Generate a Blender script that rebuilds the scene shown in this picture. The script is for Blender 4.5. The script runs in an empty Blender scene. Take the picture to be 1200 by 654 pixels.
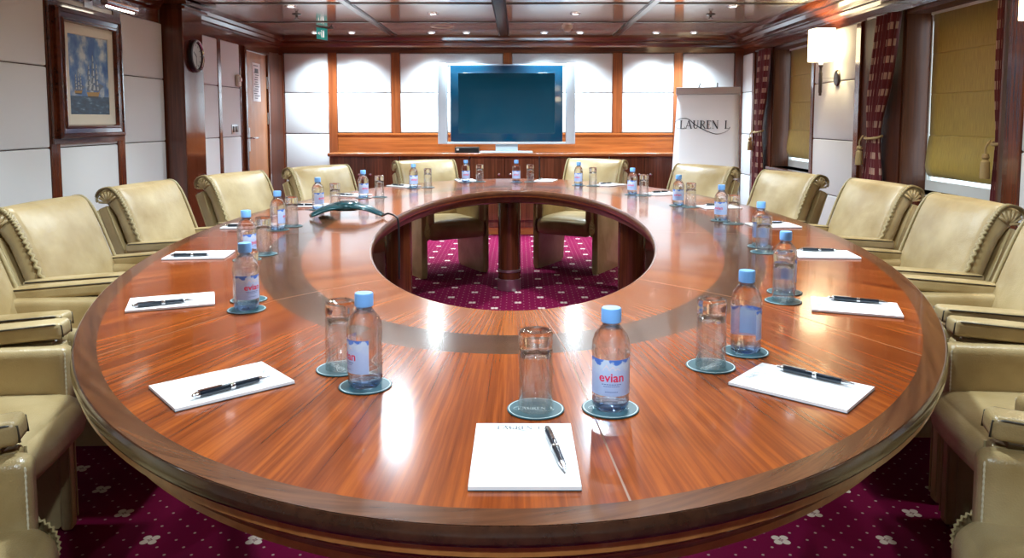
import bpy, bmesh, math, random
from mathutils import Vector, Matrix, noise
R = math.radians; PI = math.pi
rnd = random.Random(7)
scn = bpy.context.scene
col = scn.collection

# ------------------------------------------------------------------ helpers
def link(o):
    col.objects.link(o); return o

def obj(name, bm, mats, parent=None, smooth=False, loc=None, rotz=None):
    me = bpy.data.meshes.new(name)
    bmesh.ops.recalc_face_normals(bm, faces=bm.faces[:])
    if smooth:
        for f in bm.faces: f.smooth = True
    bm.to_mesh(me); bm.free()
    for m in (mats if isinstance(mats, (list, tuple)) else [mats]): me.materials.append(m)
    o = link(bpy.data.objects.new(name, me))
    if smooth == 'auto':
        try: me.set_sharp_from_angle(angle=R(38))
        except Exception: pass
    if parent is not None: o.parent = parent
    if loc is not None: o.location = loc
    if rotz is not None: o.rotation_euler[2] = rotz
    return o

def empty(name, loc=(0, 0, 0), rotz=0.0):
    o = link(bpy.data.objects.new(name, None)); o.location = loc; o.rotation_euler = (0, 0, rotz)
    o.empty_display_size = .05
    return o

def tag(o, label, cat, group=None, kind=None):
    o['label'] = label; o['category'] = cat
    if group: o['group'] = group
    if kind: o['kind'] = kind
    return o

def struct(o, label=None, cat=None):
    o['kind'] = 'structure'
    if label: o['label'] = label
    if cat: o['category'] = cat
    return o

def copy_tree(o, parent=None):
    c = o.copy(); col.objects.link(c)
    if parent is not None: c.parent = parent
    for ch in list(o.children): copy_tree(ch, c)
    return c

def box(bm, x0, x1, y0, y1, z0, z1, mi=0):
    v = [bm.verts.new((x, y, z)) for x in (x0, x1) for y in (y0, y1) for z in (z0, z1)]
    for q in ((0, 1, 3, 2), (4, 6, 7, 5), (0, 4, 5, 1), (2, 3, 7, 6), (0, 2, 6, 4), (1, 5, 7, 3)):
        f = bm.faces.new([v[i] for i in q]); f.material_index = mi
    return v

def bbox(x0, x1, y0, y1, z0, z1, b=.004, seg=2):
    bm = bmesh.new(); box(bm, x0, x1, y0, y1, z0, z1)
    bmesh.ops.recalc_face_normals(bm, faces=bm.faces[:])
    bmesh.ops.bevel(bm, geom=bm.edges[:], offset=b, segments=seg, profile=.5, affect='EDGES')
    return bm

def cushion(w, d, h, r, n=7, m=3, bulge=(0, 0, 0, 0), shape=None):
    """Rounded slab centred on the origin; bulge = crown of the -y, +y, +z, -z faces; shape(p) bends the result."""
    bm = bmesh.new()
    def axis(L):
        a = []
        k = max(0.0, L / 2 - r)
        for i in range(m): a.append(-L / 2 + r * (1 - math.cos(i / m * PI / 2)) * 1.0)
        for i in range(n + 1): a.append(-k + 2 * k * i / n)
        for i in range(m): a.append(L / 2 - r * (1 - math.cos((m - 1 - i) / m * PI / 2)))
        return a
    X, Y, Z = axis(w), axis(d), axis(h)
    H = (w / 2, d / 2, h / 2)
    cache = {}
    def vert(x, y, z):
        key = (round(x, 6), round(y, 6), round(z, 6))
        if key in cache: return cache[key]
        p = Vector((x, y, z))
        q = Vector([max(-(H[i] - r), min(H[i] - r, p[i])) for i in range(3)])
        dd = p - q
        if dd.length > 1e-9:
            s = max(abs(dd[0]), abs(dd[1]), abs(dd[2])) 
            p2 = q + dd.normalized() * s if s > 0 else p
        else: p2 = p
        u, v, t = x / H[0], y / H[1], z / H[2]
        if y < -H[1] + 1e-6 or y > H[1] - 1e-6 or True:
            wx, wy, wz = 1 - u * u, 1 - v * v, 1 - t * t
            p2 = p2 + Vector((0, -bulge[0] * wx * wz * max(0, -v) + bulge[1] * wx * wz * max(0, v),
                              bulge[2] * wx * wy * max(0, t) - bulge[3] * wx * wy * max(0, -t)))
        if shape: p2 = shape(p2)
        cache[key] = bm.verts.new(p2)
        return cache[key]
    def grid(A, B, fn):
        for i in range(len(A) - 1):
            for j in range(len(B) - 1):
                vs = [fn(A[i], B[j]), fn(A[i + 1], B[j]), fn(A[i + 1], B[j + 1]), fn(A[i], B[j + 1])]
                if len(set(vs)) == 4:
                    try: bm.faces.new(vs)
                    except ValueError: pass
    for s in (-1, 1):
        grid(X, Y, lambda a, b: vert(a, b, s * H[2]))
        grid(X, Z, lambda a, b: vert(a, s * H[1], b))
        grid(Y, Z, lambda a, b: vert(s * H[0], a, b))
    return bm

def move(bm, v=(0, 0, 0), rot=None):
    M = Matrix.Translation(v)
    if rot is not None: M = M @ rot
    bmesh.ops.transform(bm, matrix=M, verts=bm.verts[:])
    return bm

def merge(*bms):
    out = bmesh.new()
    for b in bms:
        me = bpy.data.meshes.new('tmp'); b.to_mesh(me); b.free(); out.from_mesh(me); bpy.data.meshes.remove(me)
    return out

def lathe(bm, prof, n=24, mi=0, c=(0, 0, 0)):
    rings = []
    for r, z in prof:
        if r < 1e-6: rings.append([bm.verts.new((c[0], c[1], c[2] + z))])
        else: rings.append([bm.verts.new((c[0] + r * math.cos(2 * PI * i / n), c[1] + r * math.sin(2 * PI * i / n), c[2] + z)) for i in range(n)])
    for a, b in zip(rings, rings[1:]):
        for i in range(n):
            j = (i + 1) % n
            q = [a[i % len(a)], a[j % len(a)], b[j % len(b)], b[i % len(b)]]
            q = list(dict.fromkeys(q))
            if len(q) > 2:
                f = bm.faces.new(q); f.material_index = mi
    return bm

def tube(bm, pts, r, n=8, mi=0, closed=False):
    pts = [Vector(p) for p in pts]; N = len(pts); rings = []
    up = None
    for i, p in enumerate(pts):
        if closed: t = pts[(i + 1) % N] - pts[i - 1]
        else: t = pts[min(i + 1, N - 1)] - pts[max(i - 1, 0)]
        t.normalize()
        if up is None:
            up = Vector((0, 0, 1)) if abs(t.z) < .9 else Vector((1, 0, 0))
        a = t.cross(up); 
        if a.length < 1e-5: a = t.orthogonal()
        a.normalize(); b = t.cross(a).normalized() * -1
        up = b
        rr = r(i / (N - 1)) if callable(r) else r
        rings.append([bm.verts.new(p + rr * (a * math.cos(2 * PI * k / n) + b * math.sin(2 * PI * k / n))) for k in range(n)])
    rng = range(N if closed else N - 1)
    for i in rng:
        A, B = rings[i], rings[(i + 1) % N]
        for k in range(n):
            f = bm.faces.new([A[k], A[(k + 1) % n], B[(k + 1) % n], B[k]]); f.material_index = mi
    if not closed:
        for ring in (rings[0], rings[-1]):
            f = bm.faces.new(ring); f.material_index = mi
    return bm

def prism(bm, prof, axis, a0, a1, mi=0):
    """Extrude a closed 2-D profile along x or y."""
    def P(p, a): return (a, p[0], p[1]) if axis == 'x' else (p[0], a, p[1])
    A = [bm.verts.new(P(p, a0)) for p in prof]; B = [bm.verts.new(P(p, a1)) for p in prof]
    n = len(prof)
    for i in range(n):
        f = bm.faces.new([A[i], A[(i + 1) % n], B[(i + 1) % n], B[i]]); f.material_index = mi
    for ring in (A, B):
        f = bm.faces.new(ring); f.material_index = mi
    return bm

def catmull(P, k=8):
    P = [Vector(p) for p in P]; out = []
    for i in range(len(P) - 1):
        p0 = P[max(i - 1, 0)]; p1 = P[i]; p2 = P[i + 1]; p3 = P[min(i + 2, len(P) - 1)]
        for s in range(k):
            t = s / k
            out.append(.5 * ((2 * p1) + (p2 - p0) * t + (2 * p0 - 5 * p1 + 4 * p2 - p3) * t * t + (3 * p1 - p0 - 3 * p2 + p3) * t ** 3))
    out.append(P[-1]); return out

# ------------------------------------------------------------------ materials
def new_mat(name):
    m = bpy.data.materials.new(name); m.use_nodes = True
    nt = m.node_tree; b = nt.nodes['Principled BSDF']
    return m, nt, b

def pm(name, c, rough=.5, metal=0, spec=.5, coat=0, emit=None, es=0, sheen=0, bump=None, trans=0):
    m, nt, b = new_mat(name)
    b.inputs['Base Color'].default_value = (*c, 1); b.inputs['Roughness'].default_value = rough
    b.inputs['Metallic'].default_value = metal; b.inputs['Specular IOR Level'].default_value = spec
    b.inputs['Coat Weight'].default_value = coat; b.inputs['Coat Roughness'].default_value = .08
    if sheen: b.inputs['Sheen Weight'].default_value = sheen
    if emit: b.inputs['Emission Color'].default_value = (*emit, 1); b.inputs['Emission Strength'].default_value = es
    if trans: b.inputs['Transmission Weight'].default_value = trans
    if bump:
        t = nt.nodes.new('ShaderNodeTexCoord'); n = nt.nodes.new('ShaderNodeTexNoise'); u = nt.nodes.new('ShaderNodeBump')
        n.inputs['Scale'].default_value = bump[0]; u.inputs['Strength'].default_value = bump[1]; u.inputs['Distance'].default_value = .003
        nt.links.new(t.outputs['Object'], n.inputs['Vector']); nt.links.new(n.outputs['Fac'], u.inputs['Height'])
        nt.links.new(u.outputs['Normal'], b.inputs['Normal'])
    return m

def wood(name, c1, c2, stretch=(60, 60, 2.5), rough=.2, coat=.4, coord='Object', c3=None, spec=.5):
    m, nt, b = new_mat(name); N = nt.nodes.new; L = nt.links.new
    t = N('ShaderNodeTexCoord'); mp = N('ShaderNodeMapping'); mp.inputs['Scale'].default_value = stretch
    L(t.outputs[coord], mp.inputs['Vector'])
    n1 = N('ShaderNodeTexNoise'); n1.inputs['Scale'].default_value = 1; n1.inputs['Detail'].default_value = 5; n1.inputs['Roughness'].default_value = .65
    L(mp.outputs[0], n1.inputs['Vector'])
    n2 = N('ShaderNodeTexNoise'); n2.inputs['Scale'].default_value = .17; n2.inputs['Detail'].default_value = 2
    L(mp.outputs[0], n2.inputs['Vector'])
    ad = N('ShaderNodeMath'); ad.operation = 'MULTIPLY_ADD'; ad.inputs[1].default_value = .62
    L(n1.outputs['Fac'], ad.inputs[0])
    mu = N('ShaderNodeMath'); mu.operation = 'MULTIPLY'; mu.inputs[1].default_value = .38; L(n2.outputs['Fac'], mu.inputs[0])
    L(mu.outputs[0], ad.inputs[2])
    r = N('ShaderNodeValToRGB'); e = r.color_ramp.elements
    e[0].position = .34; e[0].color = (*c1, 1); e[1].position = .66; e[1].color = (*c2, 1)
    if c3:
        k = e.new(.5); k.color = (*c3, 1)
    L(ad.outputs[0], r.inputs['Fac']); L(r.outputs['Color'], b.inputs['Base Color'])
    b.inputs['Roughness'].default_value = rough; b.inputs['Coat Weight'].default_value = coat; b.inputs['Coat Roughness'].default_value = .06
    b.inputs['Specular IOR Level'].default_value = spec
    return m

def glassm(name, tint, ior, rough=0.0):
    m = bpy.data.materials.new(name); m.use_nodes = True; nt = m.node_tree
    nt.nodes.remove(nt.nodes['Principled BSDF']); g = nt.nodes.new('ShaderNodeBsdfGlass')
    g.inputs['Color'].default_value = (*tint, 1); g.inputs['IOR'].default_value = ior; g.inputs['Roughness'].default_value = rough
    nt.links.new(g.outputs[0], nt.nodes['Material Output'].inputs['Surface'])
    return m

MAH1, MAH2, MAH3 = (.045, .010, .004), (.17, .042, .014), (.095, .022, .008)
M = {}
M['post'] = wood('mahogany_vertical', MAH1, MAH2, (45, 45, 1.6), .22, .5, c3=MAH3)
M['rail_x'] = wood('mahogany_along_x', MAH1, MAH2, (1.6, 45, 45), .2, .6, c3=MAH3)
M['rail_y'] = wood('mahogany_along_y', MAH1, MAH2, (45, 1.6, 45), .2, .6, c3=MAH3)
M['backpost'] = wood('cherry_vertical', (.13, .03, .009), (.36, .10, .03), (45, 45, 1.6), .25, .4, c3=(.23, .058, .016))
M['backrail'] = wood('cherry_rail', (.17, .045, .01), (.42, .13, .03), (1.6, 45, 45), .25, .4, c3=(.29, .08, .018))
M['cabinet'] = wood('cabinet_wood', (.05, .014, .006), (.17, .046, .02), (60, 60, 1.8), .25, .4, c3=(.10, .026, .011))
M['jamb'] = wood('jamb_wood', (.055, .014, .005), (.15, .042, .012), (45, 45, 1.6), .42, .0, c3=(.09, .025, .007))
M['jamb_dark'] = wood('dark_facing', (.03, .008, .004), (.10, .026, .010), (45, 45, 1.6), .5, .0, spec=.15)
M['door'] = wood('door_laminate', (.27, .095, .032), (.40, .16, .062), (50, 50, 2), .4, .1)
M['column_wood'] = wood('column_gloss', MAH1, (.15, .036, .014), (45, 45, 1.6), .16, .6, c3=MAH3)
M['table_field'] = wood('table_sapele', (.12, .020, .004), (.42, .098, .015), (1, 1, 1), .17, .3, coord='UV', c3=(.245, .050, .009), spec=.28)
M['table_inner'] = wood('table_sapele_inner', (.15, .032, .008), (.40, .115, .026), (1, 1, 1), .17, .3, coord='UV', c3=(.27, .072, .018), spec=.28)
M['table_band'] = wood('table_walnut_band', (.050, .019, .009), (.14, .060, .027), (1, 1, 1), .18, .3, coord='UV', c3=(.09, .037, .017), spec=.28)
M['table_border'] = wood('table_walnut_border', (.055, .018, .007), (.19, .070, .025), (1, 1, 1), .22, .3, coord='UV', c3=(.115, .040, .015), spec=.28)
M['table_seam'] = pm('table_seam', (.22, .09, .03), .4)
M['edge_dark'] = wood('edge_dark', (.025, .009, .005), (.075, .028, .014), (30, 30, 30), .2, .5)
M['edge_line'] = wood('edge_orange', (.42, .15, .035), (.66, .28, .08), (30, 30, 30), .3, .3)
M['edge_cove'] = wood('edge_cove', (.07, .035, .018), (.16, .085, .045), (20, 20, 20), .20, .8)

def leather(name='leather'):
    m, nt, b = new_mat(name); N = nt.nodes.new; L = nt.links.new
    t = N('ShaderNodeTexCoord'); n = N('ShaderNodeTexNoise'); n.inputs['Scale'].default_value = 5; n.inputs['Detail'].default_value = 4
    oi = N('ShaderNodeObjectInfo'); ad = N('ShaderNodeVectorMath'); ad.operation = 'ADD'
    L(t.outputs['Object'], ad.inputs[0]); L(oi.outputs['Location'], ad.inputs[1]); L(ad.outputs[0], n.inputs['Vector'])
    r = N('ShaderNodeValToRGB'); e = r.color_ramp.elements
    e[0].position = .32; e[0].color = (.31, .212, .085, 1); e[1].position = .68; e[1].color = (.49, .375, .195, 1)
    L(n.outputs['Fac'], r.inputs['Fac']); L(r.outputs[0], b.inputs['Base Color'])
    v = N('ShaderNodeTexVoronoi'); v.inputs['Scale'].default_value = 260; L(ad.outputs[0], v.inputs['Vector'])
    n2 = N('ShaderNodeTexNoise'); n2.inputs['Scale'].default_value = 14; L(ad.outputs[0], n2.inputs['Vector'])
    mx = N('ShaderNodeMath'); mx.operation = 'MULTIPLY_ADD'; mx.inputs[1].default_value = 6
    L(n2.outputs['Fac'], mx.inputs[0]); L(v.outputs['Distance'], mx.inputs[2])
    u = N('ShaderNodeBump'); u.inputs['Strength'].default_value = .25; u.inputs['Distance'].default_value = .002
    L(mx.outputs[0], u.inputs['Height']); L(u.outputs[0], b.inputs['Normal'])
    b.inputs['Roughness'].default_value = .33; b.inputs['Specular IOR Level'].default_value = .6
    return m
M['leather'] = leather()
M['braid'] = pm('leather_braid', (.37, .285, .135), .42)
M['piping'] = pm('dark_piping', (.055, .045, .03), .4)
M['panel'] = pm('fabric_panel', (.70, .705, .695), .75, bump=(900, .25), sheen=.1)
M['wallback'] = pm('wall_backing', (.10, .06, .04), .8)
M['chrome'] = pm('chrome', (.75, .76, .78), .12, 1)
M['brushed'] = pm('brushed_metal', (.58, .60, .62), .3, 1)
M['steel_dark'] = pm('dark_metal', (.12, .10, .09), .3, 1)
M['silver'] = pm('silver_plastic', (.66, .78, .84), .3, .15)
M['black'] = pm('black_plastic', (.012, .013, .015), .3)
M['white_plastic'] = pm('white_plastic', (.78, .78, .75), .4)
M['beige_plastic'] = pm('beige_plastic', (.55, .48, .38), .5)
M['paper'] = pm('white_paper', (.88, .88, .89), .6)
M['ink'] = pm('ink', (.02, .025, .035), .5)
M['ink_grey'] = pm('ink_grey', (.09, .11, .13), .6)
M['cap'] = pm('bottle_cap', (.20, .45, .88), .35)
def thin_glass(name, tint, ior, gl, share=None):
    """clear wall: see-through body with a reflecting skin (and, with share, part refraction)"""
    m = bpy.data.materials.new(name); m.use_nodes = True; nt = m.node_tree; N = nt.nodes.new; L = nt.links.new
    nt.nodes.remove(nt.nodes['Principled BSDF'])
    t = N('ShaderNodeBsdfTransparent'); t.inputs['Color'].default_value = (*tint, 1)
    g = N('ShaderNodeBsdfGlossy'); g.inputs['Roughness'].default_value = .02
    lw = N('ShaderNodeLayerWeight'); lw.inputs['Blend'].default_value = .5
    pw = N('ShaderNodeMath'); pw.operation = 'POWER'; pw.inputs[1].default_value = 3.6; L(lw.outputs['Facing'], pw.inputs[0])
    f = N('ShaderNodeMath'); f.operation = 'MULTIPLY_ADD'; f.inputs[1].default_value = .65; f.inputs[2].default_value = (ior - 1) ** 2 / (ior + 1) ** 2; L(pw.outputs[0], f.inputs[0])
    body = t.outputs[0]
    if share:
        r = N('ShaderNodeBsdfGlass'); r.inputs['Color'].default_value = (*tint, 1); r.inputs['IOR'].default_value = gl
        m0 = N('ShaderNodeMixShader'); m0.inputs[0].default_value = share; L(t.outputs[0], m0.inputs[1]); L(r.outputs[0], m0.inputs[2]); body = m0.outputs[0]
    mx = N('ShaderNodeMixShader'); L(f.outputs[0], mx.inputs[0]); L(body, mx.inputs[1]); L(g.outputs[0], mx.inputs[2])
    L(mx.outputs[0], nt.nodes['Material Output'].inputs['Surface'])
    return m
M['water'] = thin_glass('water_bottle_clear', (.98, .99, 1.0), 1.30, 1.33, .55)
M['bluebase'] = thin_glass('bottle_blue_tint', (.58, .77, 1.0), 1.30, 1.33, .7)
M['glass'] = thin_glass('drinking_glass', (.99, .995, .995), 1.45, 1.46, .12)
M['glass_base'] = thin_glass('drinking_glass_base', (.99, .995, .995), 1.5, 1.46, .9)
M['pane'] = glassm('window_glass', (.96, .98, 1), 1.02)
M['red_ink'] = pm('red_ink', (.75, .02, .10), .5)
M['coaster'] = pm('coaster_teal', (.012, .066, .080), .4)
M['coaster_line'] = pm('coaster_line', (.62, .72, .70), .5)
M['penbody'] = pm('pen_body', (.012, .022, .035), .18, .3, coat=.6)
M['teal'] = pm('phone_teal', (.006, .062, .075), .24, .15, coat=.4)
M['screen'] = pm('tv_screen_glass', (.003, .075, .13), .07, 0, .9, coat=1)  # blue reflection of the room is put into the base colour
M['bezel'] = pm('tv_bezel_blue', (.002, .075, .15), .10, 0, .8, coat=1)
M['frame_wood'] = wood('picture_frame_wood', (.03, .007, .003), (.13, .03, .01), (40, 40, 40), .16, .8)
M['passepartout'] = pm('mat_board', (.62, .58, .48), .8)
M['clock_face'] = pm('clock_face', (.55, .62, .60), .25)
M['gold'] = pm('tassel_gold', (.42, .30, .13), .7)
M['exit_green'] = pm('exit_green', (.02, .42, .36), .3, emit=(.05, .55, .5), es=.12)
M['shade'] = pm('lamp_shade', (.9, .85, .7), .6, emit=(1, .82, .5), es=7)
M['lens'] = pm('lamp_lens', (1, 1, 1), .3, emit=(.93, .97, 1), es=14)
M['ceil_joint'] = pm('ceiling_joint', (.05, .035, .022), .3, .3)
M['ceil_metal'] = pm('ceiling_strip_metal', (.30, .26, .22), .22, .9)

def ceiling_mat():
    m, nt, b = new_mat('ceiling_lacquer'); 
    b.inputs['Base Color'].default_value = (.93, .90, .76, 1); b.inputs['Roughness'].default_value = .12
    b.inputs['Metallic'].default_value = .3; b.inputs['Specular IOR Level'].default_value = .8
    b.inputs['Coat Weight'].default_value = .8; b.inputs['Coat Roughness'].default_value = .1
    return m
M['ceiling'] = ceiling_mat()

def carpet_mat():
    m, nt, b = new_mat('carpet_crimson'); N = nt.nodes.new; L = nt.links.new
    t = N('ShaderNodeTexCoord')
    def cells(size, ang, off=(0, 0)):
        mp = N('ShaderNodeMapping'); mp.inputs['Rotation'].default_value = (0, 0, ang); mp.inputs['Scale'].default_value = (1 / size,) * 3
        mp.inputs['Location'].default_value = (off[0], off[1], 0)
        L(t.outputs['Object'], mp.inputs['Vector'])
        fr = N('ShaderNodeVectorMath'); fr.operation = 'FRACTION'; L(mp.outputs[0], fr.inputs[0])
        sb = N('ShaderNodeVectorMath'); sb.operation = 'SUBTRACT'; sb.inputs[1].default_value = (.5, .5, 0); L(fr.outputs[0], sb.inputs[0])
        ab = N('ShaderNodeVectorMath'); ab.operation = 'ABSOLUTE'; L(sb.outputs[0], ab.inputs[0])
        sp = N('ShaderNodeSeparateXYZ'); L(ab.outputs[0], sp.inputs[0])
        return sp
    def math_(op, a, bb):
        n = N('ShaderNodeMath'); n.operation = op
        for i, v in enumerate((a, bb)):
            if isinstance(v, (int, float)): n.inputs[i].default_value = v
            else: L(v, n.inputs[i])
        return n.outputs[0]
    # four-petalled florets on a lattice: |x|*|y| small and max(|x|,|y|) < r
    s = cells(.22, R(45))
    ma = math_('MAXIMUM', s.outputs[0], s.outputs[1]); mi = math_('MINIMUM', s.outputs[0], s.outputs[1])
    pet = math_('LESS_THAN', math_('ADD', math_('POWER', math_('SUBTRACT', ma, .078), 2), math_('POWER', mi, 2)), .0030)
    s2 = cells(.22 / 4, R(45), (.5, .5))
    l2 = math_('ADD', math_('POWER', s2.outputs[0], 2), math_('POWER', s2.outputs[1], 2))
    dot = math_('MULTIPLY', math_('LESS_THAN', l2, .0058), .6)
    fac = math_('MAXIMUM', pet, dot)
    nz = N('ShaderNodeTexNoise'); nz.inputs['Scale'].default_value = 700; nz.inputs['Detail'].default_value = 2; L(t.outputs['Object'], nz.inputs['Vector'])
    base = N('ShaderNodeMix'); base.data_type = 'RGBA'; L(nz.outputs['Fac'], base.inputs['Factor'])
    base.inputs['A'].default_value = (.050, .0005, .010, 1); base.inputs['B'].default_value = (.235, .0015, .052, 1)
    mx = N('ShaderNodeMix'); mx.data_type = 'RGBA'; L(fac, mx.inputs['Factor']); L(base.outputs['Result'], mx.inputs['A'])
    mx.inputs['B'].default_value = (.62, .50, .42, 1)
    L(mx.outputs['Result'], b.inputs['Base Color']); b.inputs['Roughness'].default_value = .95; b.inputs['Specular IOR Level'].default_value = .1
    u = N('ShaderNodeBump'); u.inputs['Strength'].default_value = .5; u.inputs['Distance'].default_value = .003
    L(nz.outputs['Fac'], u.inputs['Height']); L(u.outputs[0], b.inputs['Normal'])
    return m
M['carpet'] = carpet_mat()

def label_mat():
    m, nt, b = new_mat('bottle_label'); N = nt.nodes.new; L = nt.links.new
    t = N('ShaderNodeTexCoord'); sp = N('ShaderNodeSeparateXYZ'); L(t.outputs['UV'], sp.inputs[0])
    mp = N('ShaderNodeMapping'); mp.inputs['Scale'].default_value = (5, 3, 1); L(t.outputs['UV'], mp.inputs[0])
    n = N('ShaderNodeTexNoise'); n.inputs['Scale'].default_value = 1.2; n.inputs['Detail'].default_value = 4; L(mp.outputs[0], n.inputs['Vector'])
    ad = N('ShaderNodeMath'); ad.operation = 'MULTIPLY_ADD'; ad.inputs[1].default_value = .55; L(n.outputs['Fac'], ad.inputs[0]); L(sp.outputs[1], ad.inputs[2])
    r = N('ShaderNodeValToRGB'); e = r.color_ramp.elements
    e[0].position = .25; e[0].color = (.42, .55, .85, 1); e[1].position = .95; e[1].color = (.62, .74, .92, 1)
    k = e.new(1.04 if False else .99); k.color = (.08, .22, .72, 1)
    k = e.new(.72); k.color = (.50, .62, .90, 1)
    mu = N('ShaderNodeMath'); mu.operation = 'MULTIPLY'; mu.inputs[1].default_value = .82; L(ad.outputs[0], mu.inputs[0])
    L(mu.outputs[0], r.inputs[0]); L(r.outputs[0], b.inputs['Base Color']); b.inputs['Roughness'].default_value = .3
    return m
M['label'] = label_mat()

def blind_mat():
    m, nt, b = new_mat('blind_ochre'); N = nt.nodes.new; L = nt.links.new
    t = N('ShaderNodeTexCoord'); mp = N('ShaderNodeMapping'); mp.inputs['Scale'].default_value = (1, 240, 12); L(t.outputs['Object'], mp.inputs[0])
    n = N('ShaderNodeTexNoise'); n.inputs['Scale'].default_value = 1; n.inputs['Detail'].default_value = 3; L(mp.outputs[0], n.inputs['Vector'])
    r = N('ShaderNodeValToRGB'); e = r.color_ramp.elements
    e[0].position = .3; e[0].color = (.34, .225, .022, 1); e[1].position = .7; e[1].color = (.52, .37, .055, 1)
    L(n.outputs['Fac'], r.inputs[0]); L(r.outputs[0], b.inputs['Base Color']); b.inputs['Roughness'].default_value = .55
    b.inputs['Sheen Weight'].default_value = .2
    return m
M['blind'] = blind_mat()

def curtain_mat():
    m, nt, b = new_mat('curtain_red_dashes'); N = nt.nodes.new; L = nt.links.new
    t = N('ShaderNodeTexCoord'); sp = N('ShaderNodeSeparateXYZ'); L(t.outputs['UV'], sp.inputs[0])
    def wv(out, k, th, off=0):
        a = N('ShaderNodeMath'); a.operation = 'MULTIPLY_ADD'; a.inputs[1].default_value = k; a.inputs[2].default_value = off; L(out, a.inputs[0])
        f = N('ShaderNodeMath'); f.operation = 'FRACT'; L(a.outputs[0], f.inputs[0])
        c = N('ShaderNodeMath'); c.operation = 'LESS_THAN'; c.inputs[1].default_value = th; L(f.outputs[0], c.inputs[0])
        return c.outputs[0]
    mu = N('ShaderNodeMath'); mu.operation = 'MULTIPLY'; L(wv(sp.outputs[1], 17, .42), mu.inputs[0]); L(wv(sp.outputs[0], 16, .42, .1), mu.inputs[1])
    mx = N('ShaderNodeMix'); mx.data_type = 'RGBA'; L(mu.outputs[0], mx.inputs['Factor'])
    mx.inputs['A'].default_value = (.13, .006, .009, 1); mx.inputs['B'].default_value = (.46, .28, .20, 1)
    L(mx.outputs['Result'], b.inputs['Base Color']); b.inputs['Roughness'].default_value = .7; b.inputs['Sheen Weight'].default_value = .3
    return m
M['curtain'] = curtain_mat()

def canvas_mat():
    """The seascape's paint: clouds above, dark water below (painted on the canvas itself)."""
    m, nt, b = new_mat('painted_seascape'); N = nt.nodes.new; L = nt.links.new
    t = N('ShaderNodeTexCoord'); sp = N('ShaderNodeSeparateXYZ'); L(t.outputs['UV'], sp.inputs[0])
    n = N('ShaderNodeTexNoise'); n.inputs['Scale'].default_value = 4.2; n.inputs['Detail'].default_value = 6; L(t.outputs['UV'], n.inputs['Vector'])
    r = N('ShaderNodeValToRGB'); e = r.color_ramp.elements
    e[0].position = .36; e[0].color = (.015, .075, .24, 1); e[1].position = .64; e[1].color = (.50, .53, .50, 1)
    k = e.new(.49); k.color = (.08, .17, .34, 1)
    L(n.outputs['Fac'], r.inputs[0])
    mp = N('ShaderNodeMapping'); mp.inputs['Scale'].default_value = (7, 22, 1); L(t.outputs['UV'], mp.inputs[0])
    n2 = N('ShaderNodeTexNoise'); n2.inputs['Scale'].default_value = 1; n2.inputs['Detail'].default_value = 5; L(mp.outputs[0], n2.inputs['Vector'])
    r2 = N('ShaderNodeValToRGB'); e = r2.color_ramp.elements
    e[0].position = .4; e[0].color = (.008, .025, .05, 1); e[1].position = .72; e[1].color = (.22, .32, .38, 1)
    k = e.new(.58); k.color = (.02, .06, .11, 1)
    L(n2.outputs['Fac'], r2.inputs[0])
    c = N('ShaderNodeMath'); c.operation = 'GREATER_THAN'; c.inputs[1].default_value = .235; L(sp.outputs[1], c.inputs[0])
    mx = N('ShaderNodeMix'); mx.data_type = 'RGBA'; L(c.outputs[0], mx.inputs['Factor']); L(r2.outputs[0], mx.inputs['A']); L(r.outputs[0], mx.inputs['B'])
    L(mx.outputs['Result'], b.inputs['Base Color']); b.inputs['Roughness'].default_value = .45
    return m
M['canvas'] = canvas_mat()

# ------------------------------------------------------------------ lettering
def text_bm(s, size, align='CENTER', bold=0):
    cu = bpy.data.curves.new('lettering', 'FONT'); cu.body = s; cu.size = size; cu.align_x = align; cu.align_y = 'CENTER'; cu.offset = bold
    cu.resolution_u = 3
    o = link(bpy.data.objects.new('lettering', cu))
    dg = bpy.context.evaluated_depsgraph_get()
    me = bpy.data.meshes.new_from_object(o.evaluated_get(dg))
    bm = bmesh.new(); bm.from_mesh(me)
    bpy.data.objects.remove(o); bpy.data.curves.remove(cu); bpy.data.meshes.remove(me)
    return bm

LET = {  # serif capitals as strokes (x0,y0,x1,y1,width) in a unit-high box, and the advance
 'L': ([(.18, 0, .18, 1, .13), (.05, .02, .6, .02, .05), (.6, 0, .6, .22, .05), (.06, .98, .32, .98, .04)], .68),
 'A': ([(.06, 0, .36, 1, .05), (.36, 1, .68, 0, .13), (.16, .34, .56, .34, .05), (-.02, .02, .16, .02, .04), (.56, .02, .80, .02, .04)], .80),
 'U': ([(.17, 1, .17, .25, .13), (.17, .25, .27, .05, .11), (.27, .05, .47, .04, .07), (.47, .04, .6, .25, .06), (.6, .25, .6, 1, .05), (.04, .98, .31, .98, .04), (.5, .98, .71, .98, .04)], .78),
 'R': ([(.17, 0, .17, 1, .13), (.17, .97, .45, .95, .05), (.45, .95, .56, .76, .10), (.56, .76, .45, .53, .10), (.45, .53, .17, .51, .05), (.35, .5, .68, 0, .12), (.04, .02, .31, .02, .04), (.04, .98, .2, .98, .04)], .74),
 'E': ([(.17, 0, .17, 1, .13), (.05, .02, .56, .02, .05), (.05, .98, .54, .98, .05), (.17, .52, .44, .52, .05), (.56, 0, .56, .2, .05), (.54, .8, .54, 1, .05)], .66),
 'N': ([(.13, 0, .13, 1, .05), (.13, 1, .65, 0, .13), (.65, 0, .65, 1, .05), (.02, .02, .25, .02, .04), (.54, .98, .77, .98, .04), (.0, .98, .14, .98, .04)], .84),
 ' ': ([], .55)}

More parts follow.
